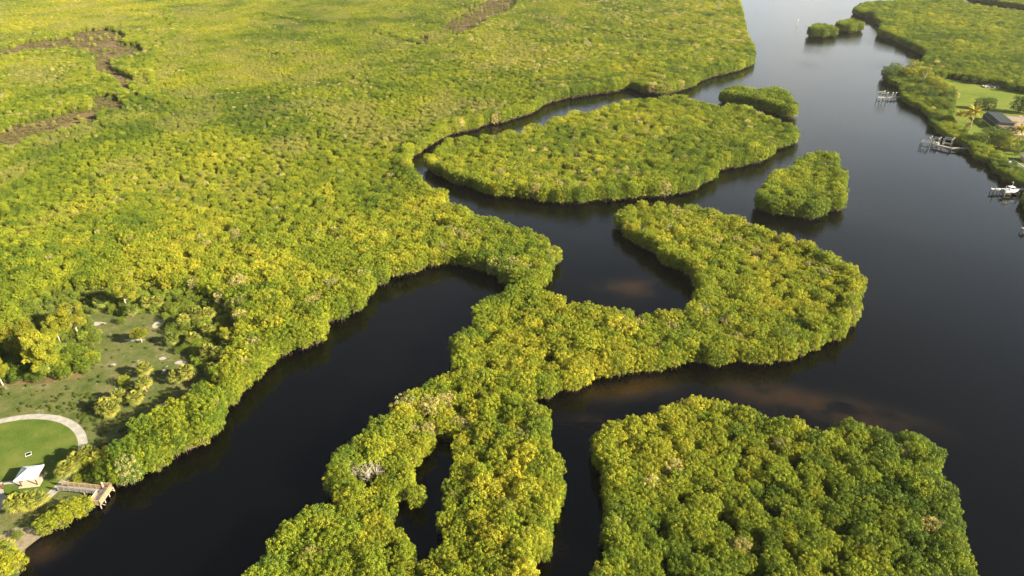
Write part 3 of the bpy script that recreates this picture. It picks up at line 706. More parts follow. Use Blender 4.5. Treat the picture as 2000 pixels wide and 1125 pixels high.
# dry marsh grass on the mud strips
rgm = np.random.default_rng(12); mx_, my_ = [], []
for b in BARE:
    a = np.array(b); n = int(min(5000, abs(area2(b)) / 2 * .9)); X = rgm.uniform(a[:, 0].min(), a[:, 0].max(), n * 2); Y = rgm.uniform(a[:, 1].min(), a[:, 1].max(), n * 2)
    k = inside(b, X, Y) & (fbm(X * .09, Y * .09, 41) > .40); mx_.append(X[k]); my_.append(Y[k])
mx_, my_ = np.concatenate(mx_), np.concatenate(my_); n = len(mx_); sc = rgm.uniform(.05, .14, n)
scatter('marsh_grass', mx_, my_, rgm.random(n) * 6.28, sc * 2.4, sc, np.array([.24, .185, .08]) * rgm.uniform(.6, 1.3, (n, 1)) + np.array([-.03, .03, 0]) * rgm.random((n, 1)), rgm.integers(0, 8, n), 'dry brown marsh grass growing on the inland mud strips', 'marsh grass')

# weeds and ground vines over the clearing
rg = np.random.default_rng(77)
gx = rg.uniform(-190, -50, 16000); gy = rg.uniform(85, 185, 16000)
vines = pxs([(40, 800), (120, 765), (190, 770), (225, 800), (270, 830), (262, 865), (205, 890), (178, 860), (150, 825), (110, 803)], .3)
k = inside(CLEAR, gx, gy) & (np.hypot(gx - RC[0], gy - RC[1]) > RO + .6) & ~inside(SANDP, gx, gy) & (gy > 100)
dens = np.where(inside(vines, gx, gy), .75, .03 + .5 * np.clip(fbm(gx * .12, gy * .12, 5) - .5, 0, 1)); k &= rg.random(16000) < dens
k &= ~((gx > -97) & (gx < -84) & (gy > 98) & (gy < 106))
gx, gy = gx[k], gy[k]; n = len(gx); sc = rg.uniform(.05, .12, n)
scatter('ground_vines', gx, gy, rg.random(n) * 6.28, sc * 1.6, sc, np.array([.115, .155, .028]) * rg.uniform(.7, 1.4, (n, 1)), rg.integers(0, 8, n), 'low green vines and weeds creeping over the park clearing', 'weeds')

# bushes that fill the palm belt and the floor of the left grove
bx_ = rg.uniform(-230, -60, 9000); by_ = rg.uniform(100, 200, 9000)
k = inside(CLEAR, bx_, by_) & ~inside(OPEN, bx_, by_) & (edge_dist(OPEN, bx_, by_) > .8)
bx_, by_ = bx_[k], by_[k]; keep = []
for i in range(len(bx_)):
    if all((bx_[i] - bx_[j]) ** 2 + (by_[i] - by_[j]) ** 2 > 3.2 for j in keep): keep.append(i)
bx_, by_ = bx_[keep], by_[keep]; n = len(bx_); sc = rg.uniform(.28, .5, n)
scatter('park_thicket', bx_, by_, rg.random(n) * 6.28, sc * 1.25, sc, np.array([.18, .235, .028]) * rg.uniform(.7, 1.4, (n, 1)), rg.integers(0, 8, n), 'low green thicket around the palms and pines of the clearing', 'thicket')

# ------------------------------------------------------------------ single plants
def plant(name, crown, wood, loc, rz, scale, tint_, label, cat, group=None, woodname='trunk'):
    o = empty(name, loc, rz, label, cat, group); o.scale = scale if hasattr(scale, '__len__') else (scale,) * 3
    c = link('crown', crown, o); c['tint'] = [float(v) for v in tint_]
    if wood is not None: link(woodname, wood, o)
    return o
def sabal(seed):
    rg = np.random.default_rng(seed); V, LV = [], []
    for i in range(34):
        a = i * 2.39996 + rg.normal() * .2; e = 1.35 - 1.75 * (i / 34) + rg.normal() * .1
        d = Vector((math.cos(a) * math.cos(e), math.sin(a) * math.cos(e), math.sin(e)))
        base = d * rg.uniform(.75, 1.0); side = Vector((-math.sin(a), math.cos(a), 0)); nrm = side.cross(d).normalized()
        if nrm.z < 0: nrm = -nrm
        lv = float(np.clip(rg.normal(.5, .2), 0, 1))
        V.append([list(d * .1 - side * .03), list(d * .1 + side * .03), list(base + side * .03), list(base - side * .03)]); LV.append(.6)
        for j in range(11):
            t = (j / 10 - .5) * 3.3; L = rg.uniform(.75, 1.0) * (1 - .18 * abs(t) / 1.65)
            w = (d * math.cos(t) + side * math.sin(t)).normalized()
            mid = base + w * L * .55 + nrm * .05; tip = base + w * L - Vector((0, 0, .22 + .1 * abs(t)))
            cr = w.cross(nrm).normalized() * .085
            V.append([list(base), list(mid - cr), list(tip), list(mid + cr)]); LV.append(lv)
    return leaf_mesh('crown', np.array(V), np.array(LV), [M['leaf']])
def dead_skirt(seed):
    rg = np.random.default_rng(seed); V = []
    for i in range(14):
        a = rg.random() * 6.28; d = Vector((math.cos(a) * .55, math.sin(a) * .55, -.8)).normalized(); side = Vector((-math.sin(a), math.cos(a), 0))
        b = d * .5
        for j in range(6):
            w = (d + side * (j / 5 - .5) * 1.1).normalized(); L = rg.uniform(.7, 1.1); c = side * .08
            V.append([list(b), list(b + w * L * .5 - c), list(b + w * L), list(b + w * L * .5 + c)])
    return leaf_mesh('dead_fronds', np.array(V), np.full(len(V), .5), [M['leaf']])
SAB = [sabal(i) for i in range(4)]; SKIRT = [dead_skirt(i) for i in range(2)]
def sabal_trunk(h):
    m = MB(); m.tube([(0, 0, -h - .3), (.08, .03, -h * .5), (0, 0, .1)], [.24, .19, .17], 8); return m.mesh('trunk', M['bark'])
palms = [  # px, py of crown centre, crown height, label
    (281, 720, 3.6, 'rearmost fan palm of the small grove in the clearing'), (280, 748, 3.4, 'bright yellow-tipped fan palm in front of the rearmost grove palm'),
    (232, 772, 3.2, 'middle fan palm of the small grove in the clearing'), (263, 777, 2.8, 'right front fan palm of the small grove in the clearing'),
    (204, 793, 3.0, 'leftmost fan palm of the small grove in the clearing'), (215, 800, 2.6, 'low fan palm beside the leftmost grove palm'),
    (364, 727, 3.8, 'lone bright fan palm at the end of the sandy track'), (343, 735, 2.6, 'low fan palm left of the lone bright palm'),
    (405, 684, 4.0, 'left crown of the tall fan palm pair by the channel'), (424, 690, 3.8, 'right crown of the tall fan palm pair by the channel'),
    (415, 722, 3.2, 'left palm of the lower pair above the channel'), (433, 720, 3.2, 'right palm of the lower pair above the channel'),
    (447, 672, 3.4, 'fan palm under the flat-topped tree near the channel'), (384, 615, 3.4, 'middle fan palm of the back row behind the clearing'),
    (358, 625, 3.2, 'left fan palm of the back row behind the clearing'), (406, 612, 3.0, 'right fan palm of the back row behind the clearing'),
    (378, 662, 3.0, 'fan palm amid green bushes right of the clearing'), (336, 662, 2.6, 'low greyish fan palm at the right edge of the clearing'),
    (405, 645, 2.8, 'fan palm between the back row and the tall pair'), (287, 592, 3.4, 'left fan palm of the pair behind the clearing pine'),
    (306, 590, 3.4, 'right fan palm of the pair behind the clearing pine'), (256, 606, 2.8, 'dark fan palm below the rear pine'),
    (195, 590, 3.2, 'dark green fan palm at the back of the clearing'), (283, 842, 3.4, 'fan palm at the edge of the channel bushes'),
    (295, 826, 2.8, 'small pale fan palm behind the channel edge palm'), (172, 884, 4.2, 'tallest fan palm of the clump behind the boardwalk'),
    (129, 917, 3.6, 'orange-skirted fan palm left of the boardwalk clump'), (150, 900, 3.6, 'fan palm in the middle of the boardwalk clump'),
    (192, 896, 3.4, 'right fan palm of the clump behind the boardwalk'), (72, 975, 3.0, 'right fan palm of the clump below the shelter'),
    (51, 979, 3.0, 'middle fan palm of the clump below the shelter'), (31, 983, 2.6, 'left fan palm of the clump below the shelter')]
rg = np.random.default_rng(8)
for i, (px, py, hc, lab) in enumerate(palms):
    hc = hc * .78; p = P(px, py, hc + .3)
    dark = 'dark' in lab or 'greyish' in lab
    tn = np.array((.15, .19, .035) if dark else (.235, .25, .045)) * rg.uniform(.8, 1.15)
    o = plant('fan_palm', SAB[i % 4], sabal_trunk(hc / 1.3), (p.x, p.y, hc + .3), rg.random() * 6.28, rg.uniform(1.3, 1.6), tn, lab, 'palm', 'fan palms around the park clearing')
    if i % 3 != 2:
        d = link('dead_fronds', SKIRT[i % 2], o); d['tint'] = [.42, .29, .14] if 'orange' in lab or i % 2 == 0 else [.3, .22, .12]

def pine(seed, h=9.0, spread=2.6):
    rg = np.random.default_rng(seed); W = MB()
    lean = Vector((rg.normal() * .5, rg.normal() * .5, 0))
    top = Vector((lean.x, lean.y, h)); W.tube([(0, 0, -.2), (lean.x * .3, lean.y * .3, h * .4), (lean.x * .7, lean.y * .7, h * .75), top], [.2, .16, .11, .04], 7)
    C, r = [], []
    for i in range(22):
        f = rg.uniform(.3, .97); a = rg.random() * 6.28; L = spread * rg.uniform(.5, 1.0) * (1.25 - f * .55)
        b = Vector((lean.x * f, lean.y * f, h * f)); tip = b + Vector((math.cos(a) * L, math.sin(a) * L, L * rg.uniform(.2, .55)))
        mid = b.lerp(tip, .55) + Vector((0, 0, -.15))
        W.tube([b, mid, tip], [.07, .045, .02], 5, False)
        for j in range(4):
            q = mid.lerp(tip, rg.uniform(0, 1.0)) + Vector(rg.normal(size=3)) * .4; W.tube([mid, q], [.03, .015], 3, False)
            C.append(np.array(q)); r.append(rg.uniform(.55, .95))
    C.append(np.array(top)); r.append(.8)
    V, LV = leaves(rg, C, r, 260, .36, aspect=.3, lo=-.8, out=.6, up=.25, zflat=.75)
    return leaf_mesh('crown', V, LV, [M['leaf']]), W.mesh('trunk', M['palebark'])
PINES = [pine(1, 8.5, 3.2), pine(2, 8, 3.6), pine(3, 6, 3.0)]
for i, (px, py, s_, k, lab) in enumerate([
        (277, 668, .8, 2, 'small open-crowned pine standing alone in the clearing'), (153, 655, 1.2, 1, 'spreading pine with a forked pale trunk at the left grove'),
        (118, 668, .95, 0, 'slender pine behind the largest pine of the left grove'), (100, 735, 1.5, 0, 'largest pine at the front of the left grove'),
        (62, 705, 1.35, 1, 'broad pine deep in the left grove'), (6, 752, .9, 0, 'pine cut by the left picture edge'), (250, 606, 1.1, 1, 'rounded pine at the back of the clearing'),
        (450, 668, .8, 2, 'flat-topped tree near the channel palms'), (30, 690, 1.0, 2, 'low pine behind the broad pine of the left grove')]):
    p = P(px, py, .28); c, w = PINES[k]
    plant('pine_tree', c, w, (p.x, p.y, .28), i * 1.7, s_, np.array((.27, .28, .022)) * (.75 + .12 * (i % 4)), lab, 'pine tree', 'pines round the park clearing')

def bush(px, py, h, tn, label, group=None, name='shrub', z=.27, k=None):
    p = P(px, py, z); k = int(rg.integers(0, 8)) if k is None else k; s_ = h / 5.6
    return plant(name, MG[k][0], MG[k][1], (p.x, p.y, z), rg.random() * 6.28, (s_ * 1.2, s_ * 1.2, s_), tn, label, 'shrub' if name == 'shrub' else 'tree', group)
G1, G2, G3 = (.14, .20, .016), (.25, .29, .02), (.32, .335, .022)
for a in [(130, 738, 3.2, G1, 'green bush in front of the largest pine'), (165, 722, 3.4, G1, 'bright green leafy bush right of the left grove'), (182, 706, 3.0, G2, 'yellow-green bush at the right end of the left grove'),
          (150, 700, 3.6, G1, 'green bush between the spreading pine and the grass'), (245, 752, 2.6, G2, 'yellow-green bush behind the small palm grove'), (240, 632, 2.0, G1, 'low green bush under the rear pine'),
          (385, 680, 3.0, G1, 'green bush left of the tall palm pair'), (395, 705, 2.2, G1, 'small dark bush below the tall palm pair'), (350, 690, 1.8, G1, 'small green bush by the sandy track'),
          (146, 1010, 4.0, G3, 'large golden mangrove bush in front of the boardwalk'), (168, 1000, 3.3, G3, "golden bush touching the boardwalk's outer railing"), (122, 1026, 3.8, G2, 'yellow-green mangrove bush at the water below the park'),
          (95, 1038, 3.4, G2, 'leafy green bush left of the golden mangrove bush'), (112, 1006, 2.4, G1, 'green bush between the palm clump and the boardwalk'), (38, 1050, 1.7, G1, 'small green bush alone on the sandy beach'),
          (14, 1098, 4.4, G3, 'golden bush in the bottom left corner'), (34, 1112, 3.6, G3, 'golden bush overhanging the water in the bottom left corner'), (-10, 1085, 4.2, G2, 'bush cut by the left edge above the corner'), (6, 1128, 4.0, G3, 'bush cut by the bottom edge in the left corner'),
          (155, 940, 1.8, G2, 'yellow-green bush behind the middle of the boardwalk'), (178, 936, 2.2, G1, 'green bush behind the boardwalk elbow'), (200, 930, 2.8, G2, 'yellow-green bush behind the pier head'), (185, 915, 3.8, G2, 'bush between the palm clump and the channel trees'),
          (215, 922, 4.2, G3, 'golden bush right of the palm clump'), (225, 905, 4.4, G2, 'bush at the bank above the pier head')]:
    bush(*a, group='bushes round the park')
# one big rounded crown on the middle island
plant('mangrove_tree', MG[2][0], MG[2][1], (dome.x, dome.y, .25), .6, (1.75, 1.75, 1.3), YEL * 1.0, 'big rounded yellow crown standing out on the middle island', 'mangrove')
for i, (px, py) in enumerate([(705, 942), (722, 948), (738, 944), (690, 936)]):
    p = P(px, py, .5)
    o = empty('dead_mangrove', (p.x, p.y, .4), i * 1.3, ['bare grey dead mangrove in the middle of the branch tangle', 'bare dead mangrove nearest the lagoon', 'bare dead mangrove at the right of the branch tangle', 'bare dead mangrove at the left of the branch tangle'][i], 'dead tree', 'bare mangroves on the bottom centre island')
    o.scale = (1.0, 1.0, .95); link('branches', TW[i % 3][1], o)
for i, (px, py, h, lab) in enumerate([(1396.5, 30, 10, 'left bare white snag above the far mangroves'), (1401, 31, 15, 'tallest bare white snag, forked, above the far mangroves'), (1412.5, 28, 8, 'right bare white snag above the far mangroves')]):
    p = P(px, py, .3); m = MB(); rgs = np.random.default_rng(i)
    top = Vector((rgs.normal() * .7 + .6, rgs.normal() * .5, h)); m.tube([(0, 0, 0), top * .5 + Vector((.25, 0, 0)), top], [.34, .26, .12], 6)
    o = m.build('dead_tree', M['deadwood']); o.location = p; tag(o, lab, 'dead tree', 'bare snags on the far mainland')
    for j in range(4):
        b = MB(); f = rgs.uniform(.5, .85); a = rgs.random() * 6.28
        b.tube([top * f, top * f + Vector((math.cos(a) * 1.2, math.sin(a) * 1.2, 1.3)), top * f + Vector((math.cos(a) * 1.8, math.sin(a) * 1.8, 3.0))], [.16, .1, .05], 5); b.build('branch', M['deadwood'], o)

# ------------------------------------------------------------------ picnic shelter, boardwalk, small park things
sh = empty('picnic_shelter', (-103.4, 106.8, .29), math.radians(9), 'open picnic shelter with white hipped metal roof on the lawn', 'shelter')
MB().box((0, 0, -.02), (4.15, 3.9, .16)).build('slab', M['slab'], sh)
for x in (-1.55, 1.55):
    for y in (-1.45, 1.45): MB().box((x, y, 1.25), (.17, .17, 2.4)).build('post', M['brown'], sh)
for y in (-1.45, 1.45): MB().box((0, y, 2.36), (3.9, .12, .22)).build('beam', M['brown'], sh)
E4 = [Vector((-2.2, -2.1, 2.42)), Vector((2.2, -2.1, 2.42)), Vector((2.2, 2.1, 2.42)), Vector((-2.2, 2.1, 2.42))]; AP = Vector((0, 0, 3.5))
for i in range(4):
    a, b = E4[i], E4[(i + 1) % 4]; m = MB(); n_ = (b - a).cross(AP - a).normalized()
    m.poly([a, b, AP]); m.poly([AP - n_ * .05, b - n_ * .05, a - n_ * .05])
    rp = m.build('roof_panel', M['roofmetal'], sh)
    sm = MB()
    for t in np.linspace(.06, .94, 11):
        e = a.lerp(b, t); up = AP - (a + b) / 2; f = min(t, 1 - t) * 2
        sm.beam(e + n_ * .02, e + up * f * .97 + n_ * .02, .035, .05)
    sm.build('seam', M['roofmetal'], rp)
    MB().beam(a + Vector((0, 0, -.09)), b + Vector((0, 0, -.09)), .05, .14).build('fascia', M['white'], sh)
    MB().beam(a.lerp(AP, .01) + Vector((0, 0, .03)), AP + Vector((0, 0, .03)), .09, .05).build('hip_cap', M['roofmetal'], sh)

pw = empty('boardwalk_pier', (0, 0, 0), 0, 'wooden boardwalk pier with railings and L-shaped head over the channel', 'pier')
DZ = 1.1
def railing(a, b, m, top_m=None, z=DZ):
    a, b = Vector((*a, z)), Vector((*b, z)); L = (b - a).length; n_ = max(1, round(L / 1.25)); d = (b - a) / n_
    r = MB()
    for i in range(n_ + 1): MB().box(tuple(a + d * i + Vector((0, 0, .5))), (.1, .1, 1.1)).build('rail_post', m, pw)
    MB().beam(a + Vector((0, 0, 1.08)), b + Vector((0, 0, 1.08)), .2, .05).build('handrail', top_m or m, pw)
    for q in (.25, .5, .75): MB().beam(a + Vector((0, 0, q)), b + Vector((0, 0, q)), .045, .13).build('rail', m, pw)
WS, WE = Vector((-95.9, 104.15)), Vector((-86.6, 103.0)); wd = (WE - WS).normalized(); wn_ = Vector((-wd.y, wd.x))
wa = math.atan2(wd.y, wd.x)
for (x0, x1, pa_, pn, hw, tag_) in [(0, (WE - WS).length, WS, wd, .68, 'walk')]:
    L = x1; nb = int(L / .3)
    for i in range(nb):
        c = WS + wd * ((i + .5) * L / nb); MB().box((c.x, c.y, DZ - .025 + .3 * min(0, (i * .3 - 1.8) / 1.8)), (L / nb - .02, 1.36, .05), wa).build('deck_board', M['deckgrey'], pw)
HA, HB, HC, HD = (Vector(v) for v in ((-86.75, 99.7), (-86.6, 104.4), (-84.7, 104.3), (-84.8, 99.4)))
nb = 16
for i in range(nb):
    t0 = (i + .5) / nb; a = HA.lerp(HB, t0); b = HD.lerp(HC, t0); c = (a + b) / 2
    MB().box((c.x, c.y, DZ - .022), ((b - a).length, 4.75 / nb - .02, .05), math.atan2((b - a).y, (b - a).x)).build('deck_board', M['deckgrey'], pw)
s1, s2 = WS + wn_ * .66 + wd * .2, WE + wn_ * .66
railing(s1, s2, M['timber']); railing(WS - wn_ * .66 + wd * .2, WE - wn_ * .66, M['greywood'])
railing(s2, HB, M['timber']); railing(HB, HC, M['timber']); railing(HC, HD, M['timber']); railing(HD, HA, M['timber']); railing(HA, WE - wn_ * .66, M['timber'], M['white'])
for v in (HA, HB, HC, HD, HC.lerp(HD, .35), HC.lerp(HD, .68), WS + wd * 6, WS + wd * 6 - wn_ * .6): MB().tube([(v.x, v.y, -1), (v.x, v.y, DZ - .05)], [.13, .12], 8).build('pile', M['greywood'], pw)
for t0 in (.12, .9):
    v = HC.lerp(HD, t0); MB().beam((v.x - .3, v.y, DZ - .2), (v.x + .75, v.y - .1, DZ - .55), .1, .12).build('brace', M['timber'], pw)
MB().beam((HC.x, HC.y, DZ - .17), (HD.x, HD.y, DZ - .17), .08, .22).build('rim_joist', M['timber'], pw)
MB().beam((HD.x, HD.y, DZ - .17), (HA.x, HA.y, DZ - .17), .08, .22).build('rim_joist', M['timber'], pw)

p = P(55.5, 887, .29)
dr = empty('drain_cover', (p.x, p.y, .288), math.radians(35), 'square black drain grate with pale frame set in the lawn', 'drain')
for sx, sy, w, d_ in ((0, .56, 1.2, .08), (0, -.56, 1.2, .08), (.56, 0, .08, 1.04), (-.56, 0, .08, 1.04)): MB().box((sx, sy, .03), (w, d_, .09)).build('frame', M['white'], dr)
MB().box((0, 0, .0), (1.04, 1.04, .05)).build('pit', M['black'], dr)
for i in range(7): MB().box((-.45 + i * .15, 0, .04), (.05, 1.04, .03)).build('grate_bar', M['black'], dr)
p = P(4, 951, .29)
bn = empty('litter_bin', (p.x, p.y, .29), .3, 'small red-brown bin beside the concrete path at the left edge', 'bin')
MB().box((0, 0, .5), (.6, .6, 1.0)).build('body', M['brown'], bn); MB().box((0, 0, 1.03), (.7, .7, .06)).build('lid', M['concrete'], bn)
for i in range(4):
    a = i * math.pi / 2; MB().box((math.cos(a) * .31, math.sin(a) * .31, .5), (.03, .5, .85), a).build('panel', M['brown'], bn)

# person on the pier head
def person(loc, rz, label):
    o = empty('person', loc, rz, label, 'person')
    def skin(name, verts, edges, radii, m, root=0, sub=1):
        me = bpy.data.meshes.new(name); me.from_pydata(verts, edges, []); me.materials.append(m)
        ob = bpy.data.objects.new(name, me); COL.objects.link(ob); ob.parent = o
        sk = ob.modifiers.new('skin', 'SKIN'); me.skin_vertices.new() if not me.skin_vertices else None
        for v, r in zip(me.skin_vertices[0].data, radii): v.radius = (r, r)
        me.skin_vertices[0].data[root].use_root = True
        sb = ob.modifiers.new('sub', 'SUBSURF'); sb.levels = sub; sb.render_levels = sub
        return ob
    v = [(0, 0, .95), (0, 0, 1.15), (0, 0, 1.38), (0, 0, 1.47), (0, .01, 1.56), (0, .02, 1.68),
         (.09, 0, .88), (.11, .03, .48), (.11, 0, .08), (.11, .16, .04), (-.09, 0, .88), (-.12, .05, .48), (-.12, 0, .08), (-.12, .16, .04),
         (.19, 0, 1.37), (.25, .02, 1.12), (.2, .22, 1.02), (.18, .30, 1.03), (-.19, 0, 1.37), (-.25, .02, 1.12), (-.2, .22, 1.02), (-.18, .30, 1.03)]
    e = [(0, 1), (1, 2), (2, 3), (3, 4), (4, 5), (0, 6), (6, 7), (7, 8), (8, 9), (0, 10), (10, 11), (11, 12), (12, 13), (2, 14), (14, 15), (15, 16), (16, 17), (2, 18), (18, 19), (19, 20), (20, 21)]
    r = [.14, .13, .13, .055, .085, .085, .085, .06, .045, .035, .085, .06, .045, .035, .055, .042, .034, .035, .055, .042, .034, .035]
    skin('body', v, e, r, M['skin'])
    skin('shirt', [(0, 0, 1.0), (0, 0, 1.2), (0, 0, 1.4), (.2, 0, 1.38), (.25, .02, 1.17), (-.2, 0, 1.38), (-.25, .02, 1.17)], [(0, 1), (1, 2), (2, 3), (3, 4), (2, 5), (5, 6)], [.165, .155, .15, .075, .06, .075, .06], M['pink'])
    skin('shorts', [(0, 0, .98), (.1, 0, .86), (.115, .02, .55), (-.1, 0, .86), (-.12, .03, .55)], [(0, 1), (1, 2), (0, 3), (3, 4)], [.165, .11, .085, .11, .085], M['shorts'])
    h = MB(); h.tube([(0, .03, 1.70), (0, .03, 1.72), (0, .02, 1.80), (0, .02, 1.84)], [.19, .12, .11, .06], 12); h.build('hat', M['white'], o, True)
    return o
person((-86.25, 103.75, DZ + .003), math.radians(60), 'person in pink shirt and white hat standing at the pier railing')

# ------------------------------------------------------------------ right bank: house, pool cage, docks, boat, palms, trees
O2 = Vector((259.5, 360.7, .28)); ua = math.radians(75)
hs = empty('house', O2, ua, 'tan stucco house with brown hipped shingle roof on the right bank', 'house')
def hip(parent, u0, u1, w0, w1, ze, zr):
    # local x = u (along), local -y = w (right)
    oh = .6; a, b, c, d = (u0 - oh, -w0 + oh), (u1 + oh, -w0 + oh), (u1 + oh, -w1 - oh), (u0 - oh, -w1 - oh)
    wid = abs(w1 - w0) / 2; L = u1 - u0; ym = -(w0 + w1) / 2
    if L >= 2 * wid: r0, r1 = (u0 + wid, ym), (u1 - wid, ym)
    else: r0 = r1 = ((u0 + u1) / 2, ym)
    V4 = [Vector((*q_, ze)) for q_ in (a, b, c, d)]; R0, R1 = Vector((*r0, zr)), Vector((*r1, zr))
    base = None
    for f in ([V4[0], V4[1], R1, R0][::-1], [V4[1], V4[2], R1][::-1], [V4[2], V4[3], R0, R1][::-1], [V4[3], V4[0], R0][::-1]):
        if (f[0] - f[-1]).length < 1e-6: f = f[:-1]
        m = MB(); m.poly(f); n_ = (f[1] - f[0]).cross(f[2] - f[0]).normalized()
        if n_.z < 0: f = f[::-1]; n_ = -n_; m = MB(); m.poly(f)
        m.poly([v - n_ * .15 for v in f][::-1]); base = m.build('roof_panel', M['shingle'], parent)
    for x, y in ((V4[0], R0), (V4[1], R1), (V4[2], R1), (V4[3], R0), (R0, R1)): MB().beam(x + Vector((0, 0, .04)), y + Vector((0, 0, .04)), .22, .08).build('ridge_cap', M['shingle'], parent)
    for x, y in zip(V4, V4[1:] + V4[:1]): MB().beam(x + Vector((0, 0, -.12)), y + Vector((0, 0, -.12)), .05, .22).build('fascia', M['white'], parent)
    for q0, q1 in (((u0, -w0), (u1, -w0)), ((u1, -w0), (u1, -w1)), ((u1, -w1), (u0, -w1)), ((u0, -w1), (u0, -w0))): MB().beam((*q0, ze / 2), (*q1, ze / 2), .25, ze - .05).build('wall', M['stucco'], parent)
hip(hs, -11, 19, 9.2, 26, 2.9, 4.9)
hip(hs, -17, -1.5, 1.0, 20, 2.75, 4.7)
for u_, w_ in ((14, 15.5), (3, 15.2)):
    sk_ = MB(); sk_.box((u_, -w_, 4.55), (1.3, .8, .12), 0, Matrix.Rotation(.23, 3, 'X')); sk_.build('skylight', M['white'], hs)
for u_ in (0.5, 4, 8): MB().box((u_, -9.05, 1.4), (1.6, .06, 1.4)).build('window', M['glass'], hs)
cg = empty('pool_cage', O2, ua, 'dark screened pool enclosure on the left side of the house', 'screen enclosure')
ev, tp, ins = 2.5, 4.0, 1.7
UL, WL = 21.0, 8.4
def cpt(u_, w_, z): return Vector((u_, -w_, z))
nu = 9
for i in range(nu):
    u0, u1 = UL * i / nu, UL * (i + 1) / nu
    for q4 in ([cpt(u0, 0, .1), cpt(u1, 0, .1), cpt(u1, 0, ev), cpt(u0, 0, ev)], [cpt(u0, 0, ev), cpt(u1, 0, ev), cpt(u1, ins, tp), cpt(u0, ins, tp)], [cpt(u0, ins, tp), cpt(u1, ins, tp), cpt(u1, WL, tp + .05), cpt(u0, WL, tp + .05)]):
        MB().poly(q4).build('screen_panel', M['screen'], cg)
    for j in (i, i + 1) if i == nu - 1 else (i,):
        uu = UL * j / nu
        MB().beam(cpt(uu, -.02, 0), cpt(uu, -.02, ev), .1, .1).build('post', M['frame_dark'], cg); MB().beam(cpt(uu, 0, ev + .03), cpt(uu, ins, tp + .03), .1, .1).build('rafter', M['frame_dark'], cg); MB().beam(cpt(uu, ins, tp + .05), cpt(uu, WL, tp + .1), .1, .1).build('roof_beam', M['frame_dark'], cg)
for z_, w_ in ((ev + .02, -.02), (tp + .04, ins)): MB().beam(cpt(0, w_, z_), cpt(UL, w_, z_), .14, .14).build('eave_beam', M['frame_dark'], cg)
for u_ in (0, UL):
    MB().poly([cpt(u_, 0, .1), cpt(u_, WL, .1), cpt(u_, WL, tp), cpt(u_, ins, tp), cpt(u_, 0, ev)]).build('screen_panel', M['screen'], cg)

def dock(label, path, width, z, wood='greywood', group=None, boards=True):
    o = empty('dock', (0, 0, 0), 0, label, 'dock', group)
    for a, b in zip(path, path[1:]):
        a, b = Vector(a), Vector(b); d = (b - a); L = d.length; d /= L; n_ = Vector((-d.y, d.x)); ang = math.atan2(d.y, d.x)
        c = (a + b) / 2; MB().box((c.x, c.y, z), (L + .5, width, .12), ang).build('deck', M[wood], o)
        for sgn in (-1, 1): MB().beam((*(a + n_ * sgn * (width / 2 - .1)), z - .2), (*(b + n_ * sgn * (width / 2 - .1)), z - .2), .08, .25).build('stringer', M[wood], o)
        for i in range(max(2, int(L / 3)) + 1):
            q0 = a + d * L * i / max(2, int(L / 3))
            for sgn in (-1, 1):
                v = q0 + n_ * sgn * width / 2; top = z + (.9 if (i + (sgn > 0)) % 2 else .1)
                MB().tube([(v.x, v.y, -1), (v.x, v.y, top)], [.15, .13], 7).build('pile', M['greywood'], o)
    return o
def boat_lift(label, c, rz, lx, ly, h, group='boat lifts on the right bank'):
    o = empty('boat_lift', (c[0], c[1], 0), rz, label, 'boat lift', group)
    for x in (-lx / 2, lx / 2):
        for y in (-ly / 2, ly / 2): MB().tube([(x, y, -1), (x, y, h)], [.16, .15], 8).build('pile', M['greywood'], o)
    for y in (-ly / 2, ly / 2):
        MB().box((0, y, h + .1), (lx + .5, .3, .22)).build('top_beam', M['alu'], o); MB().box((lx / 2, y, h + .42), (.6, .5, .42)).build('motor', M['white'], o)
        MB().tube([(-lx / 2, y * .93, h - .1), (lx / 2, y * .93, h - .1)], [.06, .06], 6).build('drive_shaft', M['alu'], o)
    for x in (-lx / 2 + .3, lx / 2 - .3): MB().box((x, 0, 1.0), (.25, ly, .25)).build('cradle_beam', M['alu'], o)
    for y in (-.9, .9): MB().box((0, y, 1.25), (lx, .2, .18)).build('bunk', M['white'], o)
    for x in (-lx / 2 + .3, lx / 2 - .3):
        for y in (-ly / 2 + .1, ly / 2 - .1): MB().tube([(x, y, 1.0), (x, y, h)], [.02, .02], 4, False).build('cable', M['alu'], o)
    return o
GD = 'docks on the right bank'
dock('weathered dock with two empty boat lifts below the house', [(226, 325.8), (216.5, 326.0), (211.2, 332.5)], 1.7, 1.5, group=GD)
boat_lift('outer empty white boat lift on the dock below the house', (209.6, 336.6), -.75, 3.6, 3.3, 3.6)
boat_lift('inner empty white boat lift nearest the mangroves below the house', (219.2, 334.0), -.75, 3.8, 3.2, 3.6)
boat_lift('middle white lift frame behind the dock platform', (214.2, 335.6), -.75, 2.6, 3.0, 3.3)
dk = empty('dock_box', (212.6, 331.6, 1.56), -.8, 'white storage box on the dock below the house', 'box')
MB().box((0, 0, .35), (1.4, .7, .7)).build('body', M['white'], dk); MB().box((0, 0, .73), (1.5, .8, .07)).build('lid', M['white'], dk)
dock('far dock with white lift posts beside the tree point', [(246, 425.5), (231.5, 423.0)], 1.6, 1.4, group=GD)
boat_lift('far empty boat lift at the end of the upper dock', (228.2, 423.6), .05, 4.0, 3.6, 4.2)
for i, x in enumerate((235.5, 237.5, 241.5)):
    t = MB(); t.tube([(x, 425.6, -1), (x, 425.6, 3.6)], [.17, .15], 8); t.box((x, 425.6, 3.75), (.5, .5, .35)); o = t.build('mooring_post', M['white'])
    tag(o, ['left white mooring post on the far dock', 'middle white mooring post on the far dock', 'right white mooring post on the far dock'][i], 'post', 'mooring posts on the far dock')
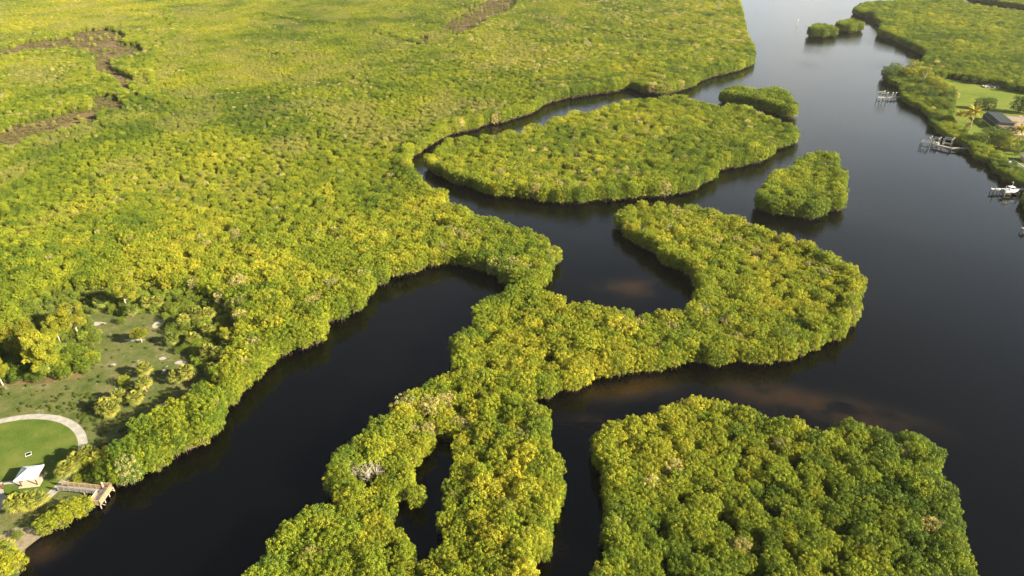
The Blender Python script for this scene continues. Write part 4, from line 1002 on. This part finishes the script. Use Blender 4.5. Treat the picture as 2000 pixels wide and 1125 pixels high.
dock('white dock running behind the moored motorboat', [(226, 271.6), (203.4, 271.2)], 1.7, 1.7, wood='white', group=GD)
dock('end of a dark dock at the right picture edge', [(206, 231.6), (191.2, 232.3)], 1.8, 1.6, group=GD)
for i, (x, y, h) in enumerate([(203.2, 269.4, 3.6), (205.5, 266.2, 2.2), (211.0, 265.6, 2.6), (214.5, 266.0, 2.6), (208.2, 270.3, 3.6)]):
    o = MB().tube([(x, y, -1), (x, y, h)], [.16, .14], 8).build('mooring_post', M['timber'])
    tag(o, ['outermost timber mooring post left of the motorboat', 'timber post by the motorboat stern', 'timber post in front of the motorboat hull', 'timber post in front of the motorboat bow', 'timber post between dock and motorboat'][i], 'post', 'timber posts round the motorboat')
# motorboat held on its lift cradle
bt = empty('motorboat', (209.2, 268.3, 1.25), math.radians(8), 'white motorboat with hardtop and twin dark outboards at its dock', 'boat')
secs = []
for x, hb, zk, zd in ((-3.2, 1.15, .12, 1.05), (-1.5, 1.25, .05, 1.05), (0.3, 1.25, .02, 1.1), (1.8, 1.05, .08, 1.2), (2.9, .6, .3, 1.32), (3.6, .05, .75, 1.42)):
    secs.append([(x, 0, zk), (x, hb * .75, zk + .28), (x, hb, zd), (x, hb * .86, zd + .02), (x, -hb * .86, zd + .02), (x, -hb, zd), (x, -hb * .75, zk + .28)])
hm = MB()
for sct in secs: hm.v += sct
for i in range(len(secs) - 1):
    for j in range(7): hm.f.append((i * 7 + j, i * 7 + (j + 1) % 7, (i + 1) * 7 + (j + 1) % 7, (i + 1) * 7 + j))
hm.f.append(tuple(range(7))); hm.f.append(tuple(35 + j for j in range(7))[::-1])
hm.build('hull', M['white'], bt)
MB().box((-.2, 0, 1.45), (1.4, 1.1, .75)).build('console', M['white'], bt)
MB().box((.45, 0, 1.95), (.08, 1.3, .5), 0, Matrix.Rotation(-.4, 3, 'Y')).build('windshield', M['glass'], bt)
MB().box((-.3, 0, 2.75), (2.4, 1.9, .12)).build('hardtop', M['white'], bt)
for x in (-1.2, .6):
    for y in (-.75, .75): MB().tube([(x, y, 1.1), (x * .95, y, 2.72)], [.035, .035], 6).build('hardtop_post', M['alu'], bt)
for y in (-.45, .45):
    en = MB().box((-3.5, y, 1.25), (.6, .42, .75)).build('outboard', M['navy'], bt); MB().box((-3.55, y, .55), (.25, .14, .8)).build('leg', M['alu'], en)
for y in (-.6, .6): MB().box((-2.2, y, 1.22), (.9, .5, .3)).build('seat', M['white'], bt)
bl = MB().tube([(2.0, -1.0, 1.25), (2.9, -.6, 1.75), (3.6, 0, 1.85), (2.9, .6, 1.75), (2.0, 1.0, 1.25)], [.025] * 5, 5).build('bow_rail', M['alu'], bt)
lf = empty('boat_lift', (209.2, 268.3, 0), math.radians(8), 'lift cradle holding the white motorboat clear of the water', 'boat lift', 'boat lifts on the right bank')
for x in (-1.6, 1.6): MB().box((x, 0, 1.1), (.25, 4.0, .22)).build('cradle_beam', M['alu'], lf)
for x in (-1.6, 1.6):
    for y in (-2.0, 2.0): MB().tube([(x, y, -1), (x, y, 2.5)], [.13, .12], 8).build('pile', M['greywood'], lf)
lp = MB().tube([(211.4, 271.3, 1.7), (211.4, 271.3, 4.6), (211.2, 271.2, 4.9), (210.6, 271.0, 4.9)], [.06, .05, .05, .05], 6).build('dock_lamp', M['white']); tag(lp, 'thin hooked white lamp post on the motorboat dock', 'lamp post')

# channel marker
p = P(1557, 50, 0)
mk = empty('channel_marker', p, 0, 'white channel marker post standing in the open river', 'marker')
MB().tube([(0, 0, -1), (0, 0, 5.6)], [.22, .18], 8).build('post', M['white'], mk); MB().box((0, -.25, 5.2), (1.0, .05, 1.0)).build('board', M['white'], mk)

# coconut palms
def frond_mesh(seed):
    rgf = np.random.default_rng(seed); V = []; prev = Vector((0, 0, 0)); pts = []
    for i in range(11):
        t = i / 10; pts.append(Vector((3.1 * t, 0, .75 * math.sin(t * 2.2) - 1.2 * t * t)))
    for i in range(10):
        a, b = pts[i], pts[i + 1]; w = .05 * (1 - i / 12); V.append([[a.x, -w, a.z], [a.x, w, a.z], [b.x, w, b.z], [b.x, -w, b.z]])
        for hlf in (0, .5):
            q = a.lerp(b, hlf); L = .85 * math.sin(.35 + 2.5 * (i + hlf) / 10)
            for sgn in (-1, 1):
                tip = q + Vector((.35 * L, sgn * L, -.45 * L)); V.append([list(q), list(q.lerp(tip, .5) + Vector((.12, 0, .03))), list(tip), list(q.lerp(tip, .5) - Vector((.12, 0, -.03)))])
    return leaf_mesh('frond', np.array(V), np.clip(rgf.normal(.5, .15, len(V)), 0, 1), [M['leaf']])
FR = [frond_mesh(i) for i in range(2)]
for i, (bx, by, cx, cyy, h, lab, s_) in enumerate([(1896, 251, 1903.5, 219, 9.3, 'tallest coconut palm with curved pale trunk by the pool cage', 1.1), (1870, 245, 1875, 224, 6.2, 'small coconut palm left of the tallest palm', .75),
                                            (1887, 242, 1894, 224, 6.0, 'coconut palm just behind the tallest palm', .9), (1990, 270, 1994, 255, 5.6, 'coconut palm at the right edge below the house', 1.0), (1979, 249, 1980, 243, 3.0, 'low coconut palm against the house roof', .6)]):
    b = P(bx, by, .28); t = P(cx, cyy, h); d = t - b
    o = empty('coconut_palm', b, 0, lab, 'palm', 'coconut palms by the house')
    MB().tube([(0, 0, 0), d * .33 + Vector((-.3, 0, 0)), d * .7 + Vector((-.2, 0, 0)), d], [.24, .18, .15, .14], 8).build('trunk', M['palebark'], o)
    rgp = np.random.default_rng(i)
    for j in range(20):
        f = link('frond', FR[j % 2], o); f.location = d; f.rotation_euler = (rgp.normal() * .15, -1.15 + 1.75 * (j / 20) + rgp.normal() * .08, j * 2.39996); f.scale = (s_ * 1.3,) * 3
        f['tint'] = [float(v) for v in np.array((.32, .30, .03) if j % 4 else (.44, .33, .08)) * rgp.uniform(.7, 1.1)]

# broadleaf trees on the right bank
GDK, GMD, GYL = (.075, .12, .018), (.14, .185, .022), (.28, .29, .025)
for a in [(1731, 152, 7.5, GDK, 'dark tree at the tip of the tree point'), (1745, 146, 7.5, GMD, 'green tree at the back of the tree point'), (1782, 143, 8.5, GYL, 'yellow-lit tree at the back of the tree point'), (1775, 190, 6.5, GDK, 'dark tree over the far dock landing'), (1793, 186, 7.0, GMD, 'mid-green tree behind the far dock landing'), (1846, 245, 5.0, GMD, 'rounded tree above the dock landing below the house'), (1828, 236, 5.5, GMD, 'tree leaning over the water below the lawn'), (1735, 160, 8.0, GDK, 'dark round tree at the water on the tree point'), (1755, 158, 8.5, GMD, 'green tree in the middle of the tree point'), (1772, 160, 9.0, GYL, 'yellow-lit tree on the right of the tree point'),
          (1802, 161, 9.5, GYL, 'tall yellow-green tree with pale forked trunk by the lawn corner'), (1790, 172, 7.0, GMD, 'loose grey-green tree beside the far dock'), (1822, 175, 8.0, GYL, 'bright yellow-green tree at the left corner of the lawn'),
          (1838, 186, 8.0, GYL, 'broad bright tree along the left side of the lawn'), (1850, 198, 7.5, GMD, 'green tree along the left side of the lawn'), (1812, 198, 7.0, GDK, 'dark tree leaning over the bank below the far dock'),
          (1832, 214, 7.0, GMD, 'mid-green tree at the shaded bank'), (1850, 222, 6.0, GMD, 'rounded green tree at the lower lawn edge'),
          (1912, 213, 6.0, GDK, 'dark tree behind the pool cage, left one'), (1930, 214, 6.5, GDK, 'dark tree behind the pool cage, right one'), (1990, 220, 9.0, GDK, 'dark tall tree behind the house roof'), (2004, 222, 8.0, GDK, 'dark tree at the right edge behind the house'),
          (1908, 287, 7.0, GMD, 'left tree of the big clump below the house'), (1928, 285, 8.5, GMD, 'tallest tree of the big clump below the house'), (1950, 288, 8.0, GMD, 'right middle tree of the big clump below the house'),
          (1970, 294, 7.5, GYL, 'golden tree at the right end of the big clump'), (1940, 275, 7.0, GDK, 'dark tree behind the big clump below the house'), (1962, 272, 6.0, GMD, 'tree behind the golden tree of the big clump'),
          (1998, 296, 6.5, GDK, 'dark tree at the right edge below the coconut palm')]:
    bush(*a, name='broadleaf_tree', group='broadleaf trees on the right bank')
for a in [(1889, 249, 2.0, (.2, .13, .03), 'reddish rounded shrub beside the tallest coconut palm'), (1911, 243, 2.6, GMD, 'green shrub in front of the pool cage'), (1985, 303, 2.2, GDK, 'low dark shrub beside the gravel pad'),
          (1882, 160, 3.4, GDK, 'dark bush along the back of the house lawn, left one'), (1900, 164, 3.6, GDK, 'dark bush along the back of the house lawn, middle one'), (1972, 178, 4.5, GDK, 'dark bush along the back of the house lawn, right one')]:
    bush(*a, group='shrubs round the house')
# pale forked limbs of the tall tree by the lawn corner
p = P(1800, 164, .3); o = empty('bare_limb_tree', p, 0, 'pale forked bare trunk rising through the crown by the lawn corner', 'tree')
tr = MB().tube([(0, 0, 0), (.2, -.4, 2.5), (.5, -.6, 4.0)], [.3, .25, .2], 7).build('trunk', M['palebark'], o)
for q0 in ((-2.2, -1.0, 8.2), (2.6, -.4, 8.0), (.5, -1.4, 9.4), (4.0, .4, 9.4)): MB().tube([(.5, -.6, 4.0), (q0[0] * .5 + .3, q0[1] * .6 - .3, 6.2), q0], [.17, .11, .04], 6).build('limb', M['palebark'], o)

# rubble heap on the house lawn
rgk = np.random.default_rng(3); hp = empty('rubble_heap', P(1938, 170, .28), 0, 'heap of pale rubble at the back of the house lawn', 'rubble')
for i in range(46):
    m = bmesh.new(); bmesh.ops.create_icosphere(m, subdivisions=1, radius=1)
    for v in m.verts: v.co *= rgk.uniform(.7, 1.2)
    me = bpy.data.meshes.new('rock'); m.to_mesh(me); m.free(); me.materials.append(M['rock'])
    o = bpy.data.objects.new('rock', me); COL.objects.link(o); o.parent = hp
    o.location = (rgk.uniform(-6, 6), rgk.normal() * 1.6, rgk.uniform(.1, .7)); s_ = rgk.uniform(.35, .8); o.scale = (s_ * 1.3, s_, s_ * .7)
# kerb of the gravel pad, corner of the neighbouring roof
kb = empty('garden_kerb', (0, 0, 0), 0, 'low white kerb along the gravel pad at the right edge', 'kerb')
a, b = P(1978, 311.5, .3), P(2010, 333, .3)
MB().beam((a.x, a.y, .36), (b.x, b.y, .36), .3, .16).build('kerb_run', M['white'], kb)
a2 = P(1969, 316, .3); MB().beam((a2.x, a2.y, .36), (P(1981, 314, .3).x, P(1981, 314, .3).y, .36), .3, .155).build('kerb_run', M['white'], kb)
q = P(2003, 306, 2.6); gh = empty('garden_shed', (q.x + 2.2, q.y, .28), math.radians(75), 'small tan-roofed shed cut by the right picture edge', 'shed')
hip(gh, -3, 3, -2.5, 2.5, 2.3, 3.4)

# ------------------------------------------------------------------ air: thin warm haze over the whole place
hz = MB().box((0, 900, 60), (3600, 2300, 125)).build('haze', M['water']); hz.data.materials.clear()
hm_ = bpy.data.materials.new('haze'); hm_.use_nodes = True; hn = hm_.node_tree.nodes; hn.clear()
ho = hn.new('ShaderNodeOutputMaterial'); pv = hn.new('ShaderNodeVolumePrincipled')
pv.inputs['Color'].default_value = (.95, .93, .86, 1); pv.inputs['Density'].default_value = .000045; pv.inputs['Anisotropy'].default_value = .2
hm_.node_tree.links.new(pv.outputs[0], ho.inputs['Volume']); hz.data.materials.append(hm_)
tag(hz, 'thin pale haze in the air over the estuary', 'haze', kind='stuff')
